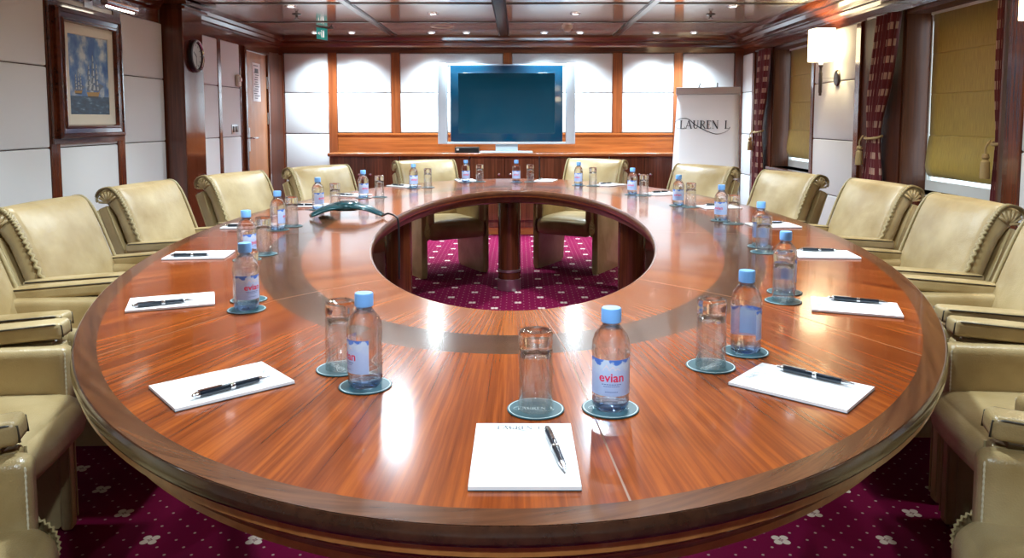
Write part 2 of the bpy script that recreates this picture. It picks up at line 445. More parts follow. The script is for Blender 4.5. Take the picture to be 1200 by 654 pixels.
def logo_bm(width, swash=True):
    """The vessel name in serif capitals with its swash, flat in the xy plane and centred on the origin."""
    bm = bmesh.new(); x = 0; strokes = []
    for ch in 'LAUREN L':
        for (a, b, c, d, w) in LET[ch][0]: strokes.append((x + a, b, x + c, d, w))
        x += LET[ch][1]
    k = width / x
    def quad(a, b, w):
        a = Vector((*a, 0)); b = Vector((*b, 0)); t = (b - a)
        if t.length < 1e-6: return
        n = Vector((-t.y, t.x, 0)).normalized() * w / 2
        bm.faces.new([bm.verts.new(p) for p in (a + n, a - n, b - n, b + n)])
    for (a, b, c, d, w) in strokes: quad((a * k - width / 2, (b - .5) * k), (c * k - width / 2, (d - .5) * k), w * k)
    if swash:
        pts = [(-.01, -.52), (-.08, -.30), (-.10, .10), (-.03, .60), (.10, .78), (.20, .55), (.30, .02), (.42, -.40), (.58, -.86), (.72, -1.12), (.86, -1.0), (.96, -.66), (1.0, -.3)]
        P = catmull([((p[0] - .5) * width, p[1] * k * 1.0, 0) for p in pts], 5)
        for i in range(len(P) - 1):
            w = k * (.03 + .07 * math.sin(PI * i / len(P)) ** 2)
            quad((P[i].x, P[i].y), (P[i + 1].x, P[i + 1].y), w)
    return bm

# ------------------------------------------------------------------ the room
XL, XR, YB, YF, ZC = -2.65, 2.51, 8.61, -1.6, 2.16
SE = (0.638, 1.08, 1.536)          # heights of the seams between padded panels
bm = bmesh.new(); box(bm, XL - .3, XR + .35, YF - .2, YB + .2, -.1, 0)
struct(obj('floor', bm, M['carpet']), 'crimson carpet with small cream florets and dots', 'carpet')
bm = bmesh.new(); box(bm, XL - .3, XR + .35, YF - .2, YB + .2, ZC, ZC + .1)
ceil = struct(obj('ceiling', bm, M['ceiling']), 'glossy beige lacquered ceiling in large panels', 'ceiling')
for y in (7.36, 6.20, 5.05, 3.9, 2.75, 1.6, .45, -.7):
    bm = bmesh.new(); box(bm, XL + .1, XR - .2, y - .021, y + .021, ZC - .007, ZC + .002); obj('joint_strip', bm, M['ceil_joint'], ceil)
for x, w in ((-1.36, .05), (-.15, .085), (1.07, .05)):
    bm = bmesh.new(); box(bm, x - w / 2, x + w / 2, YF, YB - .05, ZC - .012, ZC + .002); obj('metal_strip', bm, M['ceil_metal'], ceil)
    bm = bmesh.new()
    for s in (-1, 1): box(bm, x + s * w * .55 - .009, x + s * w * .55 + .009, YF, YB - .05, ZC - .007, ZC + .001)
    obj('strip_shadow_gap', bm, M['ceil_joint'], ceil)

# fabric pads on walls
def pad_x(parent, wall_x, s, y0, y1, z0, z1):
    """one padded panel on a side wall; s = +1 faces +x"""
    t = .022
    bm = bbox(min(wall_x, wall_x + s * t), max(wall_x, wall_x + s * t), y0 + .002, y1 - .002, z0 + .0025, z1 - .0025, .009, 3)
    return obj('fabric_panel', bm, M['panel'], parent, smooth='auto')
def pad_y(parent, wall_y, x0, x1, z0, z1):
    bm = bbox(x0 + .002, x1 - .002, wall_y - .022, wall_y, z0 + .0025, z1 - .0025, .009, 3)
    return obj('fabric_panel', bm, M['panel'], parent, smooth='auto')

ZT = 1.945     # top of panels
bm = bmesh.new(); box(bm, XL - .12, XL, YF - .1, YB + .12, 0, ZC)
wl = struct(obj('wall_left', bm, M['wallback']), 'left wall of padded off-white panels between mahogany strips', 'wall')
def col_pads(fn, *a):
    z = [.10, *SE, ZT]
    for z0, z1 in zip(z, z[1:]): fn(*a, z0, z1)
LP = [(5.14, 5.74), (4.41, 5.05), (3.68, 4.32), (2.95, 3.59), (2.22, 2.86), (1.49, 2.13), (.76, 1.40), (.03, .67), (-.70, -.06), (-1.43, -.79)]
for y0, y1 in LP: col_pads(pad_x, wl, XL, 1, y0, y1)
for y0, y1 in ((6.16, 6.78), (6.85, 7.31)): col_pads(pad_x, wl, XL, 1, y0, y1)
for y0, y1 in [(b, a) for (a, _), (_, b) in zip(LP, LP[1:])] + [(6.78, 6.85), (7.31, 7.39)]:
    bm = bbox(XL, XL + .026, y0 + .001, y1 - .001, .0, ZT, .003); obj('wood_post', bm, M['post'], wl)
bm = bbox(XL, XL + .03, YF, 7.39, .0, .10, .003); struct(obj('baseboard_left', bm, M['rail_y']))
bm = bbox(XL, XL + .045, 8.10, 8.56, 0, ZT, .004); obj('wood_post', bm, M['jamb_dark'], wl)
# column on the left wall
bm = bbox(XL, -2.484, 5.76, 6.12, 0, ZC, .006, 2); c = struct(obj('trim_1', bm, M['column_wood']), 'glossy dark mahogany column on the left wall', 'column')
bm = bmesh.new()
box(bm, XL, -2.45, 5.73, 6.15, 2.055, 2.075); box(bm, XL, -2.43, 5.71, 6.17, 2.085, 2.11); box(bm, XL, -2.40, 5.68, 6.2, 2.12, 2.159)
obj('capital_moulding', bm, M['column_wood'], c)

# rear wall behind the camera
bm = bmesh.new(); box(bm, XL - .12, XR + .3, YF - .12, YF, 0, ZC)
wf = struct(obj('wall_front', bm, M['wallback']))
x = XL + .05
while x < XR - .3:
    col_pads(pad_y, wf, YF + .022, x, min(x + .64, XR - .02)); x += .73

# right wall with two window openings
W1, W2, WZ = (4.0, 5.04), (6.55, 7.6), (.78, 1.94)
XO = XR + .19
bm = bmesh.new()
for y0, y1 in ((YF - .1, W1[0]), (W1[1], W2[0]), (W2[1], YB + .12)): box(bm, XR, XO, y0, y1, 0, ZC)
for y0, y1 in (W1, W2):
    box(bm, XR, XO, y0, y1, 0, WZ[0]); box(bm, XR, XO, y0, y1, WZ[1], ZC)
wr = struct(obj('wall_right', bm, M['wallback']), 'right wall with two recessed windows, padded panels and wood trim', 'wall')
RP = [(8.20, 8.585), (5.70, 6.49), (3.10, 3.80), (2.3, 3.02), (1.5, 2.22), (.7, 1.42), (-.1, .62), (-.9, -.18)]
for y0, y1 in RP: col_pads(pad_x, wr, XR, -1, y0, y1)
for y0, y1 in ((8.13, 8.20), (6.49, 6.55), (5.62, 5.70), (3.80, 3.93), (3.02, 3.10), (2.22, 2.30), (1.42, 1.5), (.62, .7), (-.18, -.1)):
    bm = bbox(XR - .03, XR, y0 + .001, y1 - .001, 0, ZT, .003); obj('wood_post', bm, M['post'], wr)
for y0, y1 in ((5.04, 5.62), (7.6, 8.13)):                        # dark wood behind the curtains
    bm = bbox(XR - .012, XR, y0 + .001, y1 - .001, 0, ZT, .002); obj('wood_facing', bm, M['jamb_dark'], wr)
for y0, y1 in (W1, W2):
    bm = bbox(XR - .02, XR, y0, y1, .0, WZ[0] - .03, .003); obj('wood_facing', bm, M['post'], wr)
    bm = bbox(XR - .06, XR + .175, y0 + .002, y1 - .002, WZ[0] - .03, WZ[0], .004); obj('window_sill', bm, M['rail_y'], wr)
    for a, b in ((y0, y0 + .02), (y1 - .02, y1)):
        bm = bbox(XR, XR + .175, a, b, WZ[0], WZ[1], .002); obj('window_jamb', bm, M['jamb'], wr)
    bm = bbox(XR, XR + .175, y0, y1, WZ[1] - .02, WZ[1], .002); obj('window_head', bm, M['jamb'], wr)
bm = bbox(XR - .035, XR, YF, W1[0] - .13, 0, .1, .003); struct(obj('baseboard_right', bm, M['rail_y']))
for i, (y0, y1) in enumerate((W1, W2)):
    bm = bmesh.new(); yy0, yy1 = y0 + .021, y1 - .021; z0, z1 = WZ[0] + .001, WZ[1] - .021
    xa, xb = XR + .160, XR + .19
    box(bm, xa, xb, yy0, yy0 + .05, z0, z1); box(bm, xa, xb, yy1 - .015, yy1, z0, z1)
    box(bm, xa, xb, yy0 + .05, yy1 - .015, z0, z0 + .065); box(bm, xa, xb, yy0 + .05, yy1 - .015, z1 - .05, z1)
    w = struct(obj('window_%d' % (i + 1), bm, M['white_plastic']), ('nearer' if i == 0 else 'farther') + ' window on the right wall behind an ochre blind', 'window')
    bm = bmesh.new(); box(bm, XR + .172, XR + .176, yy0 + .05, yy1 - .015, z0 + .05, z1 - .05)
    obj('pane', bm, M['pane'], w)

# back wall
bm = bmesh.new(); box(bm, XL - .12, XO, YB, YB + .12, 0, ZC)
wb = struct(obj('wall_back', bm, M['wallback']), 'back wall of white padded panels between cherry wood posts', 'wall')
def zs(a, b): return [a] + [s for s in SE if a + .05 < s < b - .05] + [b]
for x0, x1, z0 in ((-2.595, -2.105, .1), (-2.01, -1.406, 1.09), (-1.31, -.163, 1.09), (-.067, 1.052, 1.09), (1.157, 1.73, 1.09), (1.827, 2.40, .1)):
    q = zs(z0, 1.972)
    for a, b in zip(q, q[1:]):
        pad_y(wb, YB, x0, x1, a, b)
for x0, x1 in ((-2.105, -2.01), (1.73, 1.827)):
    bm = bbox(x0 + .001, x1 - .001, YB - .03, YB, .0, 1.985, .003); obj('wood_post', bm, M['backpost'], wb)
for x0, x1 in ((-1.406, -1.31), (-.163, -.067), (1.052, 1.157)):
    bm = bbox(x0 + .001, x1 - .001, YB - .03, YB, 1.09, 1.985, .003); obj('wood_post', bm, M['backpost'], wb)
for x0, x1 in ((-2.649, -2.595), (2.40, 2.50)):
    bm = bbox(x0 + .001, x1 - .001, YB - .05, YB, .0, 1.985, .003); obj('wood_post', bm, M['post'], wb)
bm = bbox(-2.009, 1.729, YB - .028, YB, .86, 1.088, .004); obj('wood_rail', bm, M['backrail'], wb)
bm = bbox(-2.009, 1.729, YB - .036, YB, 1.064, 1.088, .004); obj('rail_moulding', bm, M['backrail'], wb)
bm = bbox(-2.59, -2.1, YB - .03, YB, 0, .1, .003); struct(obj('baseboard_back', bm, M['rail_x']))

# cornices
def cornice(bm, axis, sgn, base, prof, a0, a1): prism(bm, [(base + sgn * u, z) for u, z in prof], axis, a0, a1)
PB = [(0, 1.975), (.045, 1.975), (.045, 2.035), (.06, 2.05), (.075, 2.075), (.075, 2.09), (.10, 2.105), (.115, 2.13), (.115, 2.159), (0, 2.159)]
bm = bmesh.new(); cornice(bm, 'x', -1, YB, PB, XL, XR); struct(obj('trim_2', bm, M['rail_x']))
PL = [(0, 1.94), (.03, 1.94), (.03, 2.03), (.05, 2.045), (.05, 2.06), (.075, 2.085), (.075, 2.10), (.10, 2.12), (.10, 2.159), (0, 2.159)]
for a, b in ((YF, 5.67), (6.21, YB - .116)):
    bm = bmesh.new(); cornice(bm, 'y', 1, XL, PL, a, b)
    struct(obj('trim_3' if a < 0 else 'trim_4', bm, M['rail_y']))
PR = [(0, 1.94), (.035, 1.94), (.035, 2.0), (.06, 2.015), (.085, 2.035), (.085, 2.05), (.13, 2.07), (.155, 2.095), (.155, 2.108), (.21, 2.125), (.25, 2.142), (.25, 2.159), (0, 2.159)]
bm = bmesh.new(); cornice(bm, 'y', -1, XR, PR, YF, YB - .116); struct(obj('trim_5', bm, M['rail_y']))

# door
d = struct(empty('door_1', (XL, 7.39, 0)), 'light brown cabin door at the far end of the left wall', 'door')
bm = bbox(.0, .03, .045, .665, .01, 1.90, .003); obj('door_leaf', bm, M['door'], d)
bm = bmesh.new(); box(bm, 0, .05, 0, .04, 0, 1.94); box(bm, 0, .05, .67, .71, 0, 1.94); box(bm, 0, .05, .04, .67, 1.905, 1.94); obj('door_frame', bm, M['post'], d)
bm = bbox(.0, .035, .04, .67, 1.90, 1.907, .001); obj('frame_edge', bm, M['brushed'], d)
bm = bbox(.03, .042, .07, .11, .93, 1.16, .004, 2)
h = obj('handle_plate', bm, M['brushed'], d)
bm = bmesh.new(); tube(bm, catmull([(.042, .09, 1.06), (.075, .09, 1.06), (.085, .105, 1.06), (.085, .20, 1.06)], 5), .010, 8); obj('lever', bm, M['chrome'], h, smooth=True)
for z in (.35, 1.25, 1.62):
    bm = bmesh.new(); lathe(bm, [(0, -.06), (.009, -.06), (.009, .06), (0, .06)], 10, c=(.034, .668, z)); obj('hinge', bm, M['brushed'], d, smooth='auto')

# ------------------------------------------------------------------ things on the left wall
n = tag(obj('notice_sheet', bbox(XL + .0305, XL + .0325, 7.64, 7.86, 1.42, 1.80, .0005, 1), M['paper']), 'narrow white printed safety notice fixed high on the brown door', 'notice')
bm = bmesh.new()
for i in range(15):
    z = 1.77 - i * .023
    if i in (1, 2): continue
    for k in range(rnd.randint(2, 4)):
        y = 7.66 + rnd.random() * .08; box(bm, XL + .0325, XL + .0328, y, min(7.845, y + .03 + rnd.random() * .08), z, z + .008)
box(bm, XL + .0325, XL + .0328, 7.70, 7.80, 1.70, 1.745)
obj('printed_lines', bm, M['ink_grey'], n)
# thermostat and socket plate
t = empty('thermostat', (XL + .022, 7.22, 1.60)); tag(t, 'small beige rounded thermostat on padded wall panel beside the door', 'thermostat')
obj('body', bbox(0, .035, -.045, .045, -.055, .055, .015, 3), M['beige_plastic'], t, smooth='auto')
bm = bmesh.new(); lathe(bm, [(0, 0), (.02, 0), (.02, .012), (.017, .015), (0, .015)], 16); bmesh.ops.rotate(bm, matrix=Matrix.Rotation(R(90), 3, 'Y'), verts=bm.verts[:])
move(bm, (.035, 0, .01)); obj('dial', bm, M['white_plastic'], t, smooth='auto')
t = empty('switch_plate', (XL + .022, 7.14, 1.15)); tag(t, 'brushed double switch plate low on the wall panel left of the door', 'switch')
obj('plate', bbox(0, .008, -.085, .085, -.045, .045, .003, 2), M['brushed'], t, smooth='auto')
for y in (-.04, .04): obj('rocker', bbox(.008, .014, y - .025, y + .025, -.028, .028, .003, 2), M['steel_dark'], t, smooth='auto')

# clock on the column
t = empty('wall_clock', (-2.484, 5.955, 1.725)); tag(t, 'round dark-rimmed clock hung on the mahogany column', 'clock')
RY = Matrix.Rotation(R(90), 4, 'Y')
def onwall(bm): bmesh.ops.transform(bm, matrix=RY, verts=bm.verts[:]); return bm
bm = bmesh.new(); lathe(bm, [(.09, .0), (.125, 0), (.128, .012), (.122, .03), (.112, .034), (.104, .026), (.10, .010), (.09, .01), (.09, 0)], 40); obj('rim', onwall(bm), M['black'], t, smooth='auto')
bm = bmesh.new(); lathe(bm, [(.103, .024), (.109, .031), (.112, .0345), (.107, .034), (.103, .024)], 40); obj('chrome_ring', onwall(bm), M['chrome'], t, smooth='auto')
bm = bmesh.new(); lathe(bm, [(0, .004), (.1, .004), (.1, .012), (0, .012)], 40); f = obj('dial', onwall(bm), M['clock_face'], t)
bm = bmesh.new()
for k in range(12):
    a = k * PI / 6; Mx = Matrix.Rotation(a, 4, 'X'); b2 = bmesh.new(); box(b2, .012, .013, -.003, .003, .075, .09); bmesh.ops.transform(b2, matrix=Mx, verts=b2.verts[:]); bm = merge(bm, b2)
obj('hour_marks', bm, M['ink'], f)
for nm, L, w, a in (('hour_hand', .05, .004, 55), ('minute_hand', .075, .003, 190)):
    bm = bmesh.new(); box(bm, .0135, .0145, -w, w, -.012, L); bmesh.ops.transform(bm, matrix=Matrix.Rotation(R(a), 4, 'X'), verts=bm.verts[:]); obj(nm, bm, M['ink'], f)

# painting: local frame, x out of the wall, y along it, z up
pf = empty('framed_painting', (XL + .028, 4.72, 1.505)); tag(pf, 'framed seascape painting of tall ships in deep mahogany frame', 'painting')
hw, hh = .355, .375
def frame_bm(hw, hh, prof):
    bm = bmesh.new(); rings = []
    for k, (sy, sz) in enumerate(((-1, -1), (1, -1), (1, 1), (-1, 1))):
        rings.append([bm.verts.new((x, sy * (hw - u), sz * (hh - u))) for u, x in prof])
    m = len(prof)
    for k in range(4):
        A, B = rings[k], rings[(k + 1) % 4]
        for i in range(m): bm.faces.new([A[i], A[(i + 1) % m], B[(i + 1) % m], B[i]])
    return bm
obj('frame', frame_bm(hw, hh, [(0, 0), (0, .03), (.012, .042), (.025, .042), (.03, .034), (.055, .03), (.062, .038), (.072, .036), (.08, .02), (.08, 0)]), M['frame_wood'], pf)
obj('outer_backing', frame_bm(hw + .035, hh + .03, [(0, 0), (0, .012), (.05, .012), (.05, 0)]), M['frame_wood'], pf)
obj('passe_partout', frame_bm(hw - .078, hh - .078, [(0, .004), (0, .014), (.058, .014), (.062, .010), (.062, .004)]), M['passepartout'], pf)
cw, ch = hw - .138, hh - .138
bm = bmesh.new(); box(bm, .003, .009, -cw, cw, -ch, ch)
uv = bm.loops.layers.uv.new()
for f in bm.faces:
    for l in f.loops: l[uv].uv = ((l.vert.co.y + cw) / (2 * cw), (l.vert.co.z + ch) / (2 * ch))
cv = obj('canvas', bm, M['canvas'], pf)
PW = {k: pm('paint_' + k, c, .5) for k, c in {'hull': (.34, .19, .035), 'dark': (.03, .028, .03), 'sail': (.42, .45, .46), 'sailshade': (.10, .13, .17)}.items()}
def ship(name, y, z, s):
    bm = bmesh.new()
    def poly(pts, mi, x=.0094):
        f = bm.faces.new([bm.verts.new((x, y + a * s, z + b * s)) for a, b in pts]); f.material_index = mi
    poly([(-.5, .0), (-.4, -.22), (.35, -.24), (.52, .10), (.42, .03), (-.3, 0)], 0)
    poly([(-.42, -.16), (-.4, -.22), (.35, -.24), (.40, -.16)], 1, .0096)
    for mx, h in ((-.28, 1.25), (.05, 1.75), (.32, 1.35)):
        poly([(mx - .012, 0), (mx + .012, 0), (mx + .008, h), (mx - .008, h)], 1, .0095)
        for k in range(5):
            b0 = .08 + k * h * .175; w = .19 - k * .028; hgt = h * .15; j = rnd.uniform(-.03, .03)
            poly([(mx - w * 1.1 + j, b0), (mx - w * .3, b0 - .03), (mx + w * .8, b0 + .015), (mx + w * .55, b0 + hgt * .6), (mx + w * .5 + j, b0 + hgt), (mx - w * .75, b0 + hgt * .96)], 3, .0097)
            poly([(mx - w * .2 + j, b0 + .01), (mx + w * .6, b0 + .03), (mx + w * .45, b0 + hgt * .85), (mx + w * .05, b0 + hgt * .9)], 2, .0098)
        poly([(mx - .3, .02), (mx - .29, .02), (mx + .006, h * .95), (mx - .002, h * .95)], 1, .0096)
    poly([(.42, .05), (.85, .30), (.44, .42)], 3, .0096)
    return obj(name, bm, [PW['hull'], PW['dark'], PW['sail'], PW['sailshade']], cv)
ship('painted_ship', .035, -.10, .145); ship('painted_ship', -.125, -.095, .085)
bm = bmesh.new(); box(bm, .038, .0395, -hw + .09, hw - .09, -hh + .09, hh - .09)

# picture light
pl = empty('picture_light', (XL + .022, 4.80, 1.965)); tag(pl, 'chrome tube picture light over the seascape painting', 'lamp')
obj('wall_plate', bbox(0, .012, -.09, .0, -.05, .03, .003), M['brushed'], pl)
bm = bmesh.new(); tube(bm, catmull([(.012, -.045, -.005), (.08, -.045, .02), (.15, -.045, -.005)], 6), .007, 8); obj('arm', bm, M['chrome'], pl, smooth=True)
bm = bmesh.new(); tube(bm, [(.15, -.13, -.02), (.15, .25, -.02)], .022, 14); obj('lamp_tube', bm, M['chrome'], pl, smooth='auto')
bm = bmesh.new(); tube(bm, [(.15, -.10, -.043), (.15, .22, -.043)], .007, 8); obj('bulb', bm, pm('tube_glow', (1, 1, 1), .4, emit=(1, .9, .72), es=8), pl)
bm = bmesh.new(); tube(bm, catmull([(.01, -.03, .0), (.07, -.01, .06), (.14, .05, .05), (.15, .08, .0)], 7), .004, 6); obj('cable', bm, M['white_plastic'], pl, smooth=True)

l = bpy.data.lights.new('picture_lamp', 'SPOT'); l.energy = 9; l.color = (1, .88, .66); l.spot_size = R(120); l.spot_blend = .8; l.shadow_soft_size = .03
lo_ = link(bpy.data.objects.new('picture_lamp', l)); lo_.location = (XL + .20, 4.72, 1.90); lo_.rotation_euler = (0, R(-28), 0)
# ------------------------------------------------------------------ right wall: blinds, curtains, sconces
for (y0, y1, lab) in ((4.02, 4.955, 'ochre roman blind over the nearer window, between dark red curtains'),
                      (6.57, 7.515, 'ochre roman blind over the farther window, seen past the sconce')):
    b = empty('roman_blind', (XR + .13, (y0 + y1) / 2, 1.905)); tag(b, lab, 'blind', 'ochre roman blinds on the right wall')
    hwid = (y1 - y0) / 2
    bm = bmesh.new(); L = [0, -.245, -.25, -.255, -.50, -.505, -.51, -.76, -.765, -.77, -.90, -.96, -1.0, -1.025, -1.03]
    X = [0, 0, .004, 0, 0, .004, 0, 0, .004, -.004, -.018, -.022, -.014, 0, .012]
    ny = 12; rows = []
    for z, x in zip(L, X):
        rows.append([bm.verts.new((x + .002 * math.sin(9 * k / ny + z * 4), -hwid + .015 * (1 if z > -.7 else .4) + (2 * hwid - .03) * k / ny, z)) for k in range(ny + 1)])
    for A, B in zip(rows, rows[1:]):
        for k in range(ny): bm.faces.new([A[k], A[k + 1], B[k + 1], B[k]])
    o = obj('fabric', bm, M['blind'], b, smooth='auto'); s = o.modifiers.new('thickness', 'SOLIDIFY'); s.thickness = .004
    obj('head_rail', bbox(-.012, .02, -hwid, hwid, -.004, .014, .003), M['white_plastic'], b)

def curtain(yc, w, lab, xc=XR - .075, flip=1):
    """gathered curtain, drawn in by a corded tie-back at sill height"""
    c = empty('curtain', (xc, yc, 0)); tag(c, lab, 'curtain', 'dark red curtains on the right wall')
    bm = bmesh.new(); uv = bm.loops.layers.uv.new(); nu, nz = 48, 34; G = []
    z0, z1, zt = .12, 1.93, 1.12
    for j in range(nz + 1):
        z = z1 + (z0 - z1) * j / nz
        g = math.exp(-((z - zt) / .22) ** 2); ww = w * (1 - .42 * g - .12 * (1 if z < zt else 0) * (1 - g)); amp = min(.030, w * .12) * (1 - .4 * g)
        off = flip * (.10 * (1 - g) * max(0, (z - zt)) / .8 - .0)
        row = []
        for i in range(nu + 1):
            u = i / nu
            row.append((bm.verts.new((amp * math.sin(u * 2 * PI * 5 + .4 * math.sin(z * 3)), off + ww * (u - .5), z)), (u, (z - z0) / (z1 - z0))))
        G.append(row)
    for A, B in zip(G, G[1:]):
        for i in range(nu):
            q = [A[i], A[i + 1], B[i + 1], B[i]]
            f = bm.faces.new([p[0] for p in q])
            for l, p in zip(f.loops, q): l[uv].uv = p[1]
    o = obj('curtain_fabric', bm, M['curtain'], c, smooth=True); s = o.modifiers.new('thickness', 'SOLIDIFY'); s.thickness = .003
    bm = bmesh.new(); n = 28; ry = w * .33; rx = .026 + min(.030, w * .12) * .6; pts = [(rx * math.cos(2 * PI * k / n), ry * math.sin(2 * PI * k / n), zt + .012 * math.cos(2 * PI * k / n)) for k in range(n)]
    tube(bm, pts, .009, 7, closed=True)
    tb = obj('tie_back', bm, M['gold'], c, smooth=True)
    bm = bmesh.new(); tube(bm, catmull([(-rx, ry * .7, zt + .01), (-rx - .02, ry * .8, zt - .03), (-rx - .018, ry * .85, zt - .07)], 5), .006, 6); obj('cord', bm, M['gold'], tb, smooth=True)
    bm = bmesh.new(); lathe(bm, [(0, 0), (.016, -.004), (.02, -.022), (.012, -.034), (.022, -.045), (.026, -.13), (.024, -.135), (0, -.135)], 16, c=(-rx - .018, ry * .85, zt - .06)); obj('tassel', bm, M['gold'], tb, smooth='auto')
    bm = bmesh.new(); tube(bm, [(0, -w * .5 - .02, 1.935), (0, w * .5 + .12 * max(0, flip) + .02, 1.935)], .009, 8); obj('curtain_rail', bm, M['steel_dark'], c)
curtain(5.27, .25, 'dark red dashed curtain with cream tassel tie, between sconce panel and nearer blind', flip=-1.6)
curtain(7.80, .24, 'dark red dashed curtain farthest along the wall, beside the flip chart corner', flip=-1.5)
curtain(4.05, .12, 'dark red dashed curtain on the near side of the nearer blind', xc=XR + .03, flip=0)

def sconce(y, lab):
    s = empty('wall_sconce', (XR - .022, y, 1.56)); tag(s, lab, 'lamp', 'brass and glass wall sconces')
    bm = bmesh.new(); lathe(bm, [(0, 0), (.05, 0), (.052, .006), (.046, .016), (.03, .020), (0, .021)], 24); bmesh.ops.transform(bm, matrix=Matrix.Rotation(R(-90), 4, 'Y'), verts=bm.verts[:])
    bmesh.ops.scale(bm, vec=(1, 1, 1.25), verts=bm.verts[:]); obj('wall_plate', bm, M['steel_dark'], s, smooth='auto')
    bm = bmesh.new(); tube(bm, [(-.02, 0, 0), (-.135, 0, 0)], .006, 8); obj('arm', bm, M['chrome'], s, smooth='auto')
    bm = bmesh.new(); lathe(bm, [(0, -.115), (.010, -.115), (.011, -.095), (.014, -.09), (.014, .06), (.011, .065), (.010, .10), (.018, .115), (0, .115)], 14, c=(-.135, 0, -.02)); obj('stem', bm, M['steel_dark'], s, smooth='auto')
    # square shade with rounded corners, open at top and bottom
    bm = bmesh.new(); A = .095; r = .04; ring = []
    for k in range(4):
        cx, cy = ((A - r), (A - r)) if k == 0 else (-(A - r), (A - r)) if k == 1 else (-(A - r), -(A - r)) if k == 2 else ((A - r), -(A - r))
        for j in range(5):
            a = k * PI / 2 + j / 4 * PI / 2; ring.append((cx + r * math.cos(a), cy + r * math.sin(a)))
    lo = [bm.verts.new((-.135 + x * .85, y, .13)) for x, y in ring]; hi = [bm.verts.new((-.135 + x * .85, y, .375)) for x, y in ring]
    for k in range(len(ring)): bm.faces.new([lo[k], lo[(k + 1) % len(ring)], hi[(k + 1) % len(ring)], hi[k]])
    o = obj('lamp_shade', bm, M['shade'], s, smooth='auto'); sm = o.modifiers.new('thickness', 'SOLIDIFY'); sm.thickness = .003
    bm = bmesh.new(); lathe(bm, [(0, .11), (.014, .11), (.014, .15), (.026, .18), (.03, .21), (.024, .24), (0, .25)], 14, c=(-.135, 0, 0)); obj('bulb', bm, pm('bulb_glow', (1, 1, 1), .4, emit=(1, .85, .55), es=20), s, smooth=True)
    for z, e in ((.26, 20), ):
        l = bpy.data.lights.new('sconce_light', 'POINT'); l.energy = e; l.color = (1, .80, .48); l.shadow_soft_size = .035
        lo_ = link(bpy.data.objects.new('sconce_light', l)); lo_.location = (XR - .022 - .135, y, 1.56 + z + .02)
sconce(6.02, 'square glowing wall sconce on the padded panel between the two windows')
sconce(3.47, 'square glowing wall sconce cut off by the right edge of the view')

# ------------------------------------------------------------------ ceiling fittings
DL = [(-2.16, 8.27), (-1.77, 8.27), (-.92, 8.27), (-.55, 8.27), (.28, 8.27), (.66, 8.27), (1.47, 8.27), (1.87, 8.27)]
MID = [(x, y) for y in (6.79, 4.55, 2.35) for x in (-.74, .5)] + [(-.05, .22)]  # the last one is an added fill lamp for the near settings
SIDE_FILL = [(x, y) for y in (6.35, 4.8, 3.5, 2.25) for x in (-1.85, 1.75)]  # added fill lamps that brighten the chairs and the flip chart
def downlight(x, y, lab, power, colr, spread, size=.05, blend=.6):
    d = empty('ceiling_downlight', (x, y, ZC)); tag(d, lab, 'lamp', 'recessed ceiling downlights')
    bm = bmesh.new(); lathe(bm, [(.030, -.001), (.030, -.006), (.036, -.011), (.046, -.006), (.048, -.0005), (.03, -.001)], 24); obj('trim_ring', bm, M['chrome'], d, smooth='auto')
    bm = bmesh.new(); lathe(bm, [(0, -.004), (.03, -.004), (.03, -.001), (0, -.001)], 20); obj('lens', bm, M['lens'], d)
    l = bpy.data.lights.new('downlight', 'SPOT'); l.energy = power; l.color = colr; l.spot_size = R(spread); l.spot_blend = blend; l.shadow_soft_size = size
    o = link(bpy.data.objects.new('downlight', l)); o.location = (x, y, ZC - .03)
ordn = ['first', 'second', 'third', 'fourth', 'fifth', 'sixth', 'seventh', 'eighth']
for i, (x, y) in enumerate(DL):
    downlight(x, y, 'small lit downlight close to the back wall, %s from the left' % ordn[i], 190, (.70, .87, 1), 114, .06, 1.0)
for i, (x, y) in enumerate(MID):
    w = ('left' if x < 0 else 'right'); nn = ('farthest', 'middle', 'nearest', '')[i // 2]
    lab = 'lit downlight over the %s half of the table, %s of its line' % (w, nn) if y > 1 else 'added fill downlight above the near end of the table'
    downlight(x, y, lab, (165 if y > 1 else 135), (.75, .905, 1), *((168, .05, 1.0) if y > 1 else (125,)))
for i, (x, y) in enumerate(SIDE_FILL):
    w = ('left' if x < 0 else 'right')
    downlight(x, y, 'added fill downlight along the %s wall, %s from the back' % (w, ordn[i // 2]), 48, (.88, .97, 1), 86)

for x, w in ((-1.94, 'left'), (1.69, 'right')):
    s = empty('sprinkler_head', (x, 6.83, ZC)); tag(s, 'small brass sprinkler head on the ceiling, %s one' % w, 'sprinkler', 'ceiling sprinklers')
    bm = bmesh.new(); lathe(bm, [(0, 0), (.04, 0), (.04, -.006), (.012, -.012), (.01, -.03), (0, -.03)], 18); obj('escutcheon', bm, M['ceil_joint'], s, smooth='auto')
    bm = bmesh.new(); lathe(bm, [(0, -.04), (.026, -.04), (.026, -.043), (0, -.043)], 14); tube(bm, [(.01, 0, -.03), (.016, 0, -.041)], .003, 5); tube(bm, [(-.01, 0, -.03), (-.016, 0, -.041)], .003, 5)
    obj('deflector', bm, M['steel_dark'], s)
t = empty('ceiling_speaker', (-.75, 7.72, ZC)); tag(t, 'flush round ceiling speaker ring left of centre', 'speaker')
bm = bmesh.new(); lathe(bm, [(.10, 0), (.10, -.008), (.115, -.008), (.118, 0), (.10, 0)], 36); obj('rim', bm, M['beige_plastic'], t, smooth='auto')
bm = bmesh.new(); lathe(bm, [(0, -.003), (.1, -.003), (.1, -.001), (0, -.001)], 30); obj('cover', bm, M['ceiling'], t)
t = empty('smoke_detector', (.49, 7.75, ZC)); tag(t, 'round beige smoke detector on the ceiling right of centre', 'detector')
